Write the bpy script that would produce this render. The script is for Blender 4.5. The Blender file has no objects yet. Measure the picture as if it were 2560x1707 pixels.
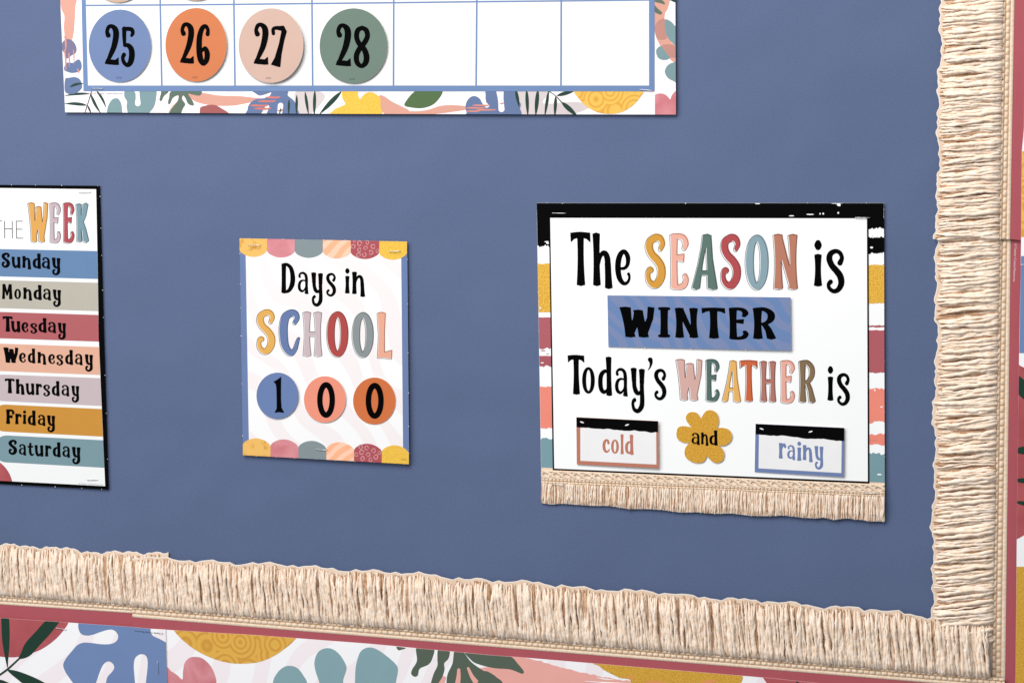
import bpy, math, random
import numpy as np
from mathutils import Vector, Matrix
from mathutils.geometry import tessellate_polygon

random.seed(7)
RNG = np.random.default_rng(11)
SCN = bpy.context.scene
COL = SCN.collection

# ------------------------------------------------------------------ camera
FPX, YAW, PITCH, ROLL = 6107.46, 0.370917, 0.106926, -0.0121568   # focal length in photo pixels, angles to the board
SC = 2.01                                                            # metres from the lens to the board
HGT = 1.40                                                           # height of the picture's centre over the floor
CX, CY = 1280.0, 853.5


def _rot(y, p, r):
    Ry = np.array([[math.cos(y), 0, math.sin(y)], [0, 1, 0], [-math.sin(y), 0, math.cos(y)]])
    Rx = np.array([[1, 0, 0], [0, math.cos(p), -math.sin(p)], [0, math.sin(p), math.cos(p)]])
    Rz = np.array([[math.cos(r), -math.sin(r), 0], [math.sin(r), math.cos(r), 0], [0, 0, 1]])
    return Rz @ Rx @ Ry


ROT = _rot(YAW, PITCH, ROLL)


def B(pts):
    """measured points of the board's plane -> metres on the board (x right, z up)"""
    p = np.atleast_2d(np.asarray(pts, float))
    d = np.stack([(p[:, 0] - CX) / FPX, (p[:, 1] - CY) / FPX, np.ones(len(p))], 1) @ ROT
    q = d / d[:, 2:3] * ROT[2, 2] - ROT[2]
    return np.stack([q[:, 0] * SC, HGT - q[:, 1] * SC], 1)


def conv(v):
    return Vector((v[0], v[2], -v[1]))


cam_data = bpy.data.cameras.new("camera")
cam = bpy.data.objects.new("camera", cam_data)
COL.objects.link(cam)
cam_data.sensor_width = 36.0
cam_data.lens = 36.0 * FPX / 2560.0
cam_data.clip_start, cam_data.clip_end = 0.05, 60.0
r_, d_, f_ = conv(ROT[0]), conv(ROT[1]), conv(ROT[2])
M = Matrix((r_, -d_, -f_)).transposed().to_4x4()
M.translation = conv(-ROT[2] * SC) + Vector((0, 0, HGT))
cam.matrix_world = M
SCN.camera = cam

# ------------------------------------------------------------------ light
SCN.view_settings.view_transform = "Standard"
SCN.view_settings.look = "None"
SCN.view_settings.exposure = 0.12
SCN.view_settings.gamma = 1.0
SCN.view_settings.use_curve_mapping = False
world = bpy.data.worlds.new("World")
SCN.world = world
world.use_nodes = True
bg = world.node_tree.nodes["Background"]
bg.inputs[0].default_value = (0.93, 0.96, 1.0, 1)
bg.inputs[1].default_value = 0.30


def lamp(name, loc, target, sx, sy, power, col):
    ld = bpy.data.lights.new(name, "AREA")
    ld.shape, ld.size, ld.size_y, ld.energy, ld.color = "RECTANGLE", sx, sy, power, col
    o = bpy.data.objects.new(name, ld)
    COL.objects.link(o)
    o.location = loc
    o.rotation_euler = (Vector(target) - Vector(loc)).to_track_quat("-Z", "Y").to_euler()
    return o


lamp("ceiling_lamp", (-0.28, -1.15, HGT + 1.38), (0, 0, HGT), 1.3, 0.9, 38.0, (1.0, 0.985, 0.96))
lamp("window_light", (-2.6, -2.0, HGT + 0.9), (0, 0, HGT), 1.3, 1.3, 42.0, (0.95, 0.97, 1.0))


# ------------------------------------------------------------------ materials
def lin(h):
    h = h.lstrip("#")
    c = [int(h[i:i + 2], 16) / 255 for i in (0, 2, 4)]
    return [x / 12.92 if x <= 0.04045 else ((x + 0.055) / 1.055) ** 2.4 for x in c]


MATS = {}


def base_mat(name, rough=0.55, spec=0.25):
    m = bpy.data.materials.new(name)
    m.use_nodes = True
    b = m.node_tree.nodes["Principled BSDF"]
    b.inputs["Roughness"].default_value = rough
    b.inputs["Specular IOR Level"].default_value = spec
    return m, m.node_tree, b


def node(nt, kind, **kw):
    n = nt.nodes.new(kind)
    for k, v in kw.items():
        setattr(n, k, v)
    return n


ZK = 1.0     # ink strength of the chart being built


def col4(h, k=0.86):
    return tuple(min(0.9, x * k * ZK) for x in lin(h)) + (1,)


def ink(h, rough=0.5, k=0.86, var=0.05, spec=0.25):
    """printed ink or coated paper in one colour, with a very slight mottle"""
    key = ("ink", h, rough, k, ZK)
    if key in MATS:
        return MATS[key]
    m, nt, b = base_mat("ink_" + h.strip("#"), rough, spec)
    tc = node(nt, "ShaderNodeTexCoord")
    n = node(nt, "ShaderNodeTexNoise")
    n.inputs["Scale"].default_value = 60
    n.inputs["Detail"].default_value = 6
    nt.links.new(tc.outputs["Object"], n.inputs["Vector"])
    mx = node(nt, "ShaderNodeMix", data_type="RGBA")
    c = col4(h, k)
    mx.inputs[6].default_value = tuple(x * (1 - var) for x in c[:3]) + (1,)
    mx.inputs[7].default_value = tuple(min(1, x * (1 + var)) for x in c[:3]) + (1,)
    nt.links.new(n.outputs["Fac"], mx.inputs[0])
    nt.links.new(mx.outputs[2], b.inputs["Base Color"])
    MATS[key] = m
    return m


def two_tone(name, h1, h2, kind, scale, lo, hi, dist=0.0, k=0.86, rough=0.5, rot=(0, 0, 0), stretch=(1, 1, 1), detail=2.0, dscale=1.0):
    """two printed colours mixed by a texture: zebra bands, foil speckle, agate rings"""
    key = (name,)
    if key in MATS:
        return MATS[key]
    m, nt, b = base_mat(name, rough)
    tc = node(nt, "ShaderNodeTexCoord")
    mp = node(nt, "ShaderNodeMapping")
    mp.inputs["Rotation"].default_value = rot
    mp.inputs["Scale"].default_value = stretch
    nt.links.new(tc.outputs["Object"], mp.inputs["Vector"])
    if kind == "wave":
        t = node(nt, "ShaderNodeTexWave", wave_type="BANDS", bands_direction="X")
        t.inputs["Distortion"].default_value = dist
        t.inputs["Detail"].default_value = detail
        t.inputs["Detail Scale"].default_value = dscale
        out = t.outputs["Fac"]
    elif kind == "noise":
        t = node(nt, "ShaderNodeTexNoise")
        t.inputs["Detail"].default_value = detail
        t.inputs["Distortion"].default_value = dist
        out = t.outputs["Fac"]
    else:  # rings round scattered centres
        t = node(nt, "ShaderNodeTexVoronoi")
        t.inputs["Randomness"].default_value = 0.75
        mm = node(nt, "ShaderNodeMath", operation="MULTIPLY")
        mm.inputs[1].default_value = 30.0
        ss = node(nt, "ShaderNodeMath", operation="SINE")
        nt.links.new(t.outputs["Distance"], mm.inputs[0])
        nt.links.new(mm.outputs[0], ss.inputs[0])
        out = ss.outputs[0]
    t.inputs["Scale"].default_value = scale
    nt.links.new(mp.outputs["Vector"], t.inputs["Vector"])
    mr = node(nt, "ShaderNodeMapRange")
    mr.inputs["From Min"].default_value = lo
    mr.inputs["From Max"].default_value = hi
    nt.links.new(out, mr.inputs["Value"])
    mx = node(nt, "ShaderNodeMix", data_type="RGBA")
    mx.inputs[6].default_value = col4(h1, k)
    mx.inputs[7].default_value = col4(h2, k)
    nt.links.new(mr.outputs["Result"], mx.inputs[0])
    nt.links.new(mx.outputs[2], b.inputs["Base Color"])
    MATS[key] = m
    return m


WHITE = ink("#fafafa", 0.42, 0.9, 0.01)
BLACK = ink("#030304", 0.6, spec=0.04)
DARKINK = ink("#020203", 0.6, spec=0.03)
LINE = ink("#3a3436")
GREY = ink("#6b6b70")
FRAMEBLUE = ink("#6d87b2")
GRIDBLUE = ink("#8490b8")
ZEBRA_PALE = two_tone("pale zebra print", "#fbfafa", "#f8f0f0", "wave", 11.0, 0.48, 0.58, 5.0, 0.84, rot=(0, 0.7, 0), detail=0.0, dscale=1.6)
FLORAL_PAPER = two_tone("pale pink wash print", "#f8f7f9", "#f5ecef", "wave", 9.0, 0.55, 0.62, 5.0, 0.9, rot=(0, -0.6, 0), detail=0.0, dscale=1.4)
GOLD_RINGS = two_tone("gold agate print", "#f0bf58", "#d99a34", "rings", 62.0, -0.2, 1.4)
GOLD_RINGS_BIG = two_tone("large gold agate print", "#e6b24e", "#d0943a", "rings", 46.0, -0.2, 1.2)
GOLD_SPOT = two_tone("gold spotted print", "#f0bd66", "#d89a3c", "noise", 150.0, 0.52, 0.72)
GOLD_FOIL = two_tone("gold foil print", "#f2c04c", "#d29a30", "noise", 900.0, 0.42, 0.62)
YELLOW_FOIL = two_tone("yellow foil print", "#f5c850", "#e6b33e", "noise", 900.0, 0.4, 0.65)
MUSTARD = two_tone("mustard foil print", "#e2ac3e", "#c28a28", "noise", 800.0, 0.4, 0.68)
ROSE = two_tone("rose watercolour print", "#e0979d", "#c87078", "noise", 45.0, 0.35, 0.7, 0.4, detail=8)
PEACH_ZEBRA = two_tone("peach zebra print", "#fbb68e", "#fdcdb0", "wave", 36.0, 0.45, 0.6, 3.0, rot=(0, -0.9, 0), detail=0.0, dscale=1.2)
WINTER_ZEBRA = two_tone("blue zebra print", "#7b8ab2", "#6b86b5", "wave", 26.0, 0.45, 0.55, 5.5, rot=(0, 0.8, 0), detail=0.0, dscale=1.5)
MAROON_WASH = two_tone("maroon wash print", "#b5585c", "#a94e53", "noise", 30.0, 0.45, 0.6)

# lighter cut edge of card and paper
EDGE = ink("#f4ece4", 0.7)


def board_mat():
    m, nt, b = base_mat("blue twill backing", 0.62, 0.2)
    tc = node(nt, "ShaderNodeTexCoord")
    mp = node(nt, "ShaderNodeMapping")
    mp.inputs["Rotation"].default_value = (0, math.radians(52), 0)
    nt.links.new(tc.outputs["Object"], mp.inputs["Vector"])
    w = node(nt, "ShaderNodeTexWave", wave_type="BANDS", bands_direction="X")
    w.inputs["Scale"].default_value = 265.0
    w.inputs["Distortion"].default_value = 1.2
    w.inputs["Detail"].default_value = 2
    nt.links.new(mp.outputs["Vector"], w.inputs["Vector"])
    n = node(nt, "ShaderNodeTexNoise")
    n.inputs["Scale"].default_value = 700
    n.inputs["Detail"].default_value = 3
    nt.links.new(tc.outputs["Object"], n.inputs["Vector"])
    ad = node(nt, "ShaderNodeMath", operation="MULTIPLY_ADD")
    ad.inputs[1].default_value = 0.55
    nt.links.new(n.outputs["Fac"], ad.inputs[0])
    nt.links.new(w.outputs["Fac"], ad.inputs[2])
    mr = node(nt, "ShaderNodeMapRange")
    mr.inputs["From Max"].default_value = 1.5
    nt.links.new(ad.outputs[0], mr.inputs["Value"])
    mx = node(nt, "ShaderNodeMix", data_type="RGBA")
    mx.inputs[6].default_value = col4("#49597d")
    mx.inputs[7].default_value = col4("#687697")
    nt.links.new(mr.outputs["Result"], mx.inputs[0])
    nt.links.new(mx.outputs[2], b.inputs["Base Color"])
    bp = node(nt, "ShaderNodeBump")
    bp.inputs["Strength"].default_value = 0.4
    bp.inputs["Distance"].default_value = 0.0003
    nt.links.new(w.outputs["Fac"], bp.inputs["Height"])
    big = node(nt, "ShaderNodeTexNoise")      # the backing lies a little unevenly
    big.inputs["Scale"].default_value = 7
    big.inputs["Detail"].default_value = 2
    nt.links.new(tc.outputs["Object"], big.inputs["Vector"])
    b2 = node(nt, "ShaderNodeBump")
    b2.inputs["Strength"].default_value = 0.5
    b2.inputs["Distance"].default_value = 0.012
    nt.links.new(big.outputs["Fac"], b2.inputs["Height"])
    nt.links.new(b2.outputs["Normal"], bp.inputs["Normal"])
    nt.links.new(bp.outputs["Normal"], b.inputs["Normal"])
    return m


def yarn_mat(name, h1, h2, scale=220):
    m, nt, b = base_mat(name, 0.9, 0.1)
    tc = node(nt, "ShaderNodeTexCoord")
    n = node(nt, "ShaderNodeTexNoise")
    n.inputs["Scale"].default_value = scale
    n.inputs["Detail"].default_value = 4
    nt.links.new(tc.outputs["Object"], n.inputs["Vector"])
    mr = node(nt, "ShaderNodeMapRange")
    mr.inputs["From Min"].default_value = 0.35
    mr.inputs["From Max"].default_value = 0.65
    nt.links.new(n.outputs["Fac"], mr.inputs["Value"])
    mx = node(nt, "ShaderNodeMix", data_type="RGBA")
    mx.inputs[6].default_value = col4(h1, 0.9)
    mx.inputs[7].default_value = col4(h2, 0.9)
    nt.links.new(mr.outputs["Result"], mx.inputs[0])
    nt.links.new(mx.outputs[2], b.inputs["Base Color"])
    return m


YARN = yarn_mat("cotton yarn", "#f0d7be", "#fbeada")
YARN_SHADED = yarn_mat("cotton yarn shaded", "#bb9270", "#d8b496")  # darker copy of the yarn, shade of the fringe gaps put into colour
YARN_TIP = yarn_mat("cotton tips", "#e6c9ae", "#efd6bf", 90)
BRAID = yarn_mat("woven heading", "#e8cdb2", "#f0dcc6", 300)
BRAID_GAP_SHADE = yarn_mat("woven heading gap shade", "#c49f7b", "#d6b592", 300)  # darker braid tone, paints shade into the gaps between knots
MAROON = ink("#b25760", 0.45)
steel, _nt, _b = base_mat("steel wire", 0.35, 0.5)
_b.inputs["Base Color"].default_value = (0.6, 0.6, 0.62, 1)
_b.inputs["Metallic"].default_value = 0.9


# ------------------------------------------------------------------ mesh helpers
class Acc:
    """collects pieces (board metres x, depth towards the viewer, z) into one mesh"""

    def __init__(self):
        self.v, self.f, self.mi, self.mats, self.sm = [], [], [], [], []
        self.n = 0

    def add(self, xz, depth, faces, mat, smooth=False):
        xz = np.asarray(xz, float)
        d = np.broadcast_to(np.asarray(depth, float), (len(xz),))
        self.v.append(np.stack([xz[:, 0], -d, xz[:, 1]], 1))
        if mat not in self.mats:
            self.mats.append(mat)
        k = self.mats.index(mat)
        for f in faces:
            self.f.append([i + self.n for i in f])
        self.mi += [k] * len(faces)
        self.sm += [smooth] * len(faces)
        self.n += len(xz)

    def build(self, name, parent=None, origin=None):
        v = np.concatenate(self.v)
        o_ = np.array(origin if origin is not None else (parent["org"] if parent else (0, 0, 0)))
        me = bpy.data.meshes.new(name)
        me.from_pydata((v - o_).tolist(), [], self.f)
        for m in self.mats:
            me.materials.append(m)
        me.polygons.foreach_set("material_index", self.mi)
        me.polygons.foreach_set("use_smooth", self.sm)
        me.update()
        o = bpy.data.objects.new(name, me)
        COL.objects.link(o)
        if parent is not None:
            o.parent = parent["obj"]
        else:
            o.location = o_
        return o


def thing(name, label, cat, at_px, depth, group=None, tilt=(0, 0)):
    """Empty lying on the board at a measured point; tilt leans the sheet off the board"""
    p = B([at_px])[0]
    o = bpy.data.objects.new(name, None)
    o.empty_display_size = 0.01
    COL.objects.link(o)
    o.location = (p[0], -depth, p[1])
    o.rotation_euler = (tilt[0], 0, tilt[1])
    o["label"], o["category"], o["kind"] = label, cat, "thing"
    if group:
        o["group"] = group
    return {"obj": o, "org": (p[0], -depth, p[1]), "d": depth}


def sub(obj, parent_rec):
    """record that lets a mesh part carry sub-parts"""
    return {"obj": obj, "org": parent_rec["org"], "d": parent_rec["d"]}


def area(l):
    l = np.asarray(l)
    x, y = l[:, 0], l[:, 1]
    return 0.5 * float((x * np.roll(y, -1) - np.roll(x, -1) * y).sum())


def tess(loops):
    """outer loop followed by its holes -> triangles"""
    return tessellate_polygon([[Vector((float(p[0]), float(p[1]), 0)) for p in l] for l in loops])


def facing(xz, tris):
    out = []
    for t in tris:
        a, b, c = xz[t[0]], xz[t[1]], xz[t[2]]
        s = (b[0] - a[0]) * (c[1] - a[1]) - (b[1] - a[1]) * (c[0] - a[0])
        out.append(tuple(t) if s > 0 else (t[0], t[2], t[1]))
    return out


def cr(pts, n=8, closed=False):
    """Catmull-Rom through points of any dimension"""
    p = np.asarray(pts, float)
    if closed:
        p = np.concatenate([p[-1:], p, p[:2]])
    else:
        p = np.concatenate([2 * p[:1] - p[1:2], p, 2 * p[-1:] - p[-2:-1]])
    t = np.linspace(0, 1, n, endpoint=False)[:, None]
    out = []
    for i in range(1, len(p) - 2):
        a, b, c, d = p[i - 1], p[i], p[i + 1], p[i + 2]
        out.append(0.5 * (2 * b + (c - a) * t + (2 * a - 5 * b + 4 * c - d) * t ** 2 + (3 * b - a - 3 * c + d) * t ** 3))
    if not closed:
        out.append(p[-2:-1])
    return np.concatenate(out)


def in_poly(x, y, poly):
    c = np.zeros(np.shape(x), bool)
    a = np.asarray(poly)
    b = np.roll(a, -1, 0)
    for (x1, y1), (x2, y2) in zip(a, b):
        if y1 == y2:
            continue
        k = ((y1 > y) != (y2 > y)) & (x < (x2 - x1) * (y - y1) / (y2 - y1) + x1)
        c ^= k
    return c


def d_seg(x, y, a, b):
    vx, vy = b[0] - a[0], b[1] - a[1]
    L = vx * vx + vy * vy + 1e-12
    t = np.clip(((x - a[0]) * vx + (y - a[1]) * vy) / L, 0, 1)
    return np.hypot(x - a[0] - t * vx, y - a[1] - t * vy), t


def sdf_poly(x, y, poly):
    d = np.full(x.shape, 1e9)
    a = np.asarray(poly)
    for p, q in zip(a, np.roll(a, -1, 0)):
        d = np.minimum(d, d_seg(x, y, p, q)[0])
    return np.where(in_poly(x, y, poly), -d, d)


def sdf_stroke(x, y, s):
    d = np.full(x.shape, 1e9)
    for p, q in zip(s[:-1], s[1:]):
        e, t = d_seg(x, y, p, q)
        d = np.minimum(d, e - (p[2] + t * (q[2] - p[2])))
    return d


def contours(fun, bbox, step):
    x0, y0, x1, y1 = bbox
    xs = np.arange(x0 - 2 * step, x1 + 3 * step, step)
    ys = np.arange(y0 - 2 * step, y1 + 3 * step, step)
    X, Y = np.meshgrid(xs, ys)
    F = fun(X, Y)
    F = np.where(np.abs(F) < 1e-6, 1e-6, F)
    F[0], F[-1], F[:, 0], F[:, -1] = 9, 9, 9, 9
    I = F < 0
    code = I[:-1, :-1] * 1 + I[:-1, 1:] * 2 + I[1:, 1:] * 4 + I[1:, :-1] * 8
    nxt, pos = {}, {}

    def pt(e):
        if e not in pos:
            k, i, j = e
            if k == 0:
                a, b = F[i, j], F[i, j + 1]
                pos[e] = (xs[j] + step * a / (a - b), ys[i])
            else:
                a, b = F[i, j], F[i + 1, j]
                pos[e] = (xs[j], ys[i] + step * a / (a - b))
        return e

    T = {1: "LT", 2: "TR", 3: "LR", 4: "RB", 6: "TB", 7: "LB", 8: "BL", 9: "BT", 11: "BR", 12: "RL", 13: "RT", 14: "TL", 5: "LTRB", 10: "TRBL"}
    for i, j in np.argwhere((code > 0) & (code < 15)):
        ed = {"T": (0, i, j), "B": (0, i + 1, j), "L": (1, i, j), "R": (1, i, j + 1)}
        s = T[int(code[i, j])]
        for k in range(0, len(s), 2):
            nxt[pt(ed[s[k]])] = pt(ed[s[k + 1]])
    loops = []
    while nxt:
        a0 = next(iter(nxt))
        l, a = [], a0
        while a in nxt:
            l.append(pos[a])
            a = nxt.pop(a)
        if len(l) > 3:
            loops.append(simplify(np.array(l), 0.06 * step))
    return loops


def simplify(l, tol):
    n = len(l)
    keep = np.zeros(n, bool)
    k = int(np.argmax(((l - l[0]) ** 2).sum(1)))
    keep[0] = keep[k] = True
    st = [(0, k), (k, n)]
    ext = np.concatenate([l, l[:1]])
    while st:
        a, b = st.pop()
        if b - a < 2:
            continue
        p, q = ext[a], ext[b]
        v = q - p
        L = math.hypot(*v) + 1e-12
        d = np.abs((ext[a + 1:b, 0] - p[0]) * v[1] - (ext[a + 1:b, 1] - p[1]) * v[0]) / L
        m = int(np.argmax(d))
        if d[m] > tol:
            keep[a + 1 + m] = True
            st += [(a, a + 1 + m), (a + 1 + m, b)]
    r = l[keep]
    return r if len(r) > 2 else l


def groups(loops):
    """[[outer, hole, hole], ...]"""
    if not loops:
        return []
    big = max(loops, key=lambda l: abs(area(l)))
    sg = np.sign(area(big))
    outs = [[l] for l in loops if np.sign(area(l)) == sg and abs(area(l)) > 1e-3]
    for l in loops:
        if np.sign(area(l)) != sg and abs(area(l)) > 1e-3:
            c = [g for g in outs if in_poly(np.array([l[0][0]]), np.array([l[0][1]]), g[0])[0]]
            if c:
                min(c, key=lambda g: abs(area(g[0]))).append(l)
    return outs


NTH = [0]


def nudge(depth):
    """every printed patch gets its own hair-thin ink height, so no two ever share a plane"""
    NTH[0] = (NTH[0] + 1) % 24
    return depth + NTH[0] * 1.5e-6


def add_groups(acc, grps, depth, mat, cache=None):
    depth = nudge(depth)
    for gi, g in enumerate(grps):
        tr = tess(g) if cache is None else cache[gi]
        xz = B(np.concatenate(g))
        acc.add(xz, depth, facing(xz, tr), mat)


def shape(acc, depth, mat, poly=None, stroke=None, clip=None, step=1.0, smooth=True, cut=None):
    """printed shape: smooth closed outline and/or a stroke, clipped to a region, all in measured points"""
    polys, strokes = [], []
    if poly is not None:
        for p in (poly if isinstance(poly[0][0], (list, tuple)) else [poly]):
            polys.append(cr(p, 6, True) if smooth else np.asarray(p, float))
    if stroke is not None:
        for s in (stroke if isinstance(stroke[0][0], (list, tuple)) else [stroke]):
            strokes.append(cr(s, 6))
    allp = [p[:, :2] for p in polys] + [np.concatenate([s[:, :2] - s[:, 2:].max(), s[:, :2] + s[:, 2:].max()]) for s in strokes]
    q = np.concatenate(allp)
    lo, hi = q.min(0), q.max(0)
    if clip is not None:
        c = np.asarray(clip, float)
        lo, hi = np.maximum(lo, c.min(0)), np.minimum(hi, c.max(0))
        if (hi <= lo).any():
            return

    def fun(X, Y):
        F = np.full(X.shape, 1e9)
        for p in polys:
            F = np.minimum(F, sdf_poly(X, Y, p))
        for s in strokes:
            F = np.minimum(F, sdf_stroke(X, Y, s))
        if cut is not None:
            for cs in cut:
                F = np.maximum(F, -sdf_stroke(X, Y, cr(cs, 6)))
        if clip is not None:
            F = np.maximum(F, sdf_poly(X, Y, clip))
        return F

    add_groups(acc, groups(contours(fun, (lo[0], lo[1], hi[0], hi[1]), step)), depth, mat)


def quad(acc, pts, depth, mat):
    depth = nudge(depth)
    xz = B(pts)
    add = facing(xz, tess([xz]))
    acc.add(xz, depth, add, mat)


def slab(acc, pts, d0, d1, front, side=None):
    """a cut sheet with real thickness"""
    xz = B(pts)
    if area(xz) < 0:
        xz = xz[::-1]
    n = len(xz)
    tr = facing(xz, tess([xz]))
    acc.add(xz, d1, tr, front)
    acc.add(xz, d0, [t[::-1] for t in tr], side or front)
    acc.add(np.concatenate([xz, xz]), np.r_[np.full(n, d0), np.full(n, d1)],
            [(i, (i + 1) % n, n + (i + 1) % n, n + i) for i in range(n)], side or front)


def ribbon(acc, loops, w, depth, mat, shift=(0, 0)):
    for l in loops:
        l = np.asarray(l) + np.array(shift)
        t = np.roll(l, -1, 0) - np.roll(l, 1, 0)
        t /= np.linalg.norm(t, axis=1, keepdims=True) + 1e-9
        nr = np.stack([-t[:, 1], t[:, 0]], 1)
        n = len(l)
        xz = B(np.concatenate([l - nr * w, l + nr * w]))
        fs = [(i, (i + 1) % n, n + (i + 1) % n, n + i) for i in range(n)]
        q = xz[list(fs[0])]
        if area(q) < 0:
            fs = [f[::-1] for f in fs]
        acc.add(xz, depth, fs, mat)


def zt(x0, y0, s):
    return lambda pts: [(x0 + p[0] * s, y0 + p[1] * s) + tuple(v * s for v in p[2:]) for p in pts]


Z1, Z2, Z3, Z4 = zt(130, 0, .38265), zt(960, 0, .32313), zt(0, 440, .25505), zt(0, 820, .26786)
Z5, Z6, Z7, Z8 = zt(580, 580, .19983), zt(580, 860, .19983), zt(1320, 490, .39116), zt(1320, 860, .39116)
F1, F2, F3, F4 = zt(0, 1340, .27211), zt(560, 1380, .31463), zt(1240, 1420, .29762), zt(1880, 1400, .28912)
V1, V2, V3, V4 = zt(2260, 0, .27422), zt(2260, 420, .27422), zt(2260, 840, .27422), zt(2260, 1260, .28517)


def ragged(a, b, n, amp, rnd):
    """uneven dry-brush edge from a to b"""
    a, b = np.array(a, float), np.array(b, float)
    v = b - a
    nr = np.array([-v[1], v[0]]) / np.linalg.norm(v)
    out, w = [], 0
    for i in range(n + 1):
        w = 0.6 * w + rnd.uniform(-amp, amp)
        out.append(tuple(a + v * i / n + nr * w))
    return out


# ------------------------------------------------------------------ lettering
# glyphs: s = strokes (x, y, half width), p = polygons; 100 units high, y down
def stem(x0, y0, x1, y1, wt, wm, wb, bow=2.0):
    L, R = [], []
    for i in range(9):
        t = i / 8
        w = wt * (1 - t) * (1 - 2 * t) + 4 * wm * t * (1 - t) + wb * t * (2 * t - 1)
        x, y = x0 + (x1 - x0) * t, y0 + (y1 - y0) * t
        L.append((x - w, y))
        R.append((x + w, y))
    return [(x0, y0 - bow)] + R + [(x1, y1 + bow)] + L[::-1]


def ring(cx, cy, rx, ry, ws, wt):
    out = []
    for i in range(33):
        a = 2 * math.pi * i / 32
        w = wt + (ws - wt) * abs(math.cos(a)) ** 1.3
        out.append((cx + (rx - w) * math.cos(a), cy + (ry - w) * math.sin(a), w))
    return out


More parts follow.
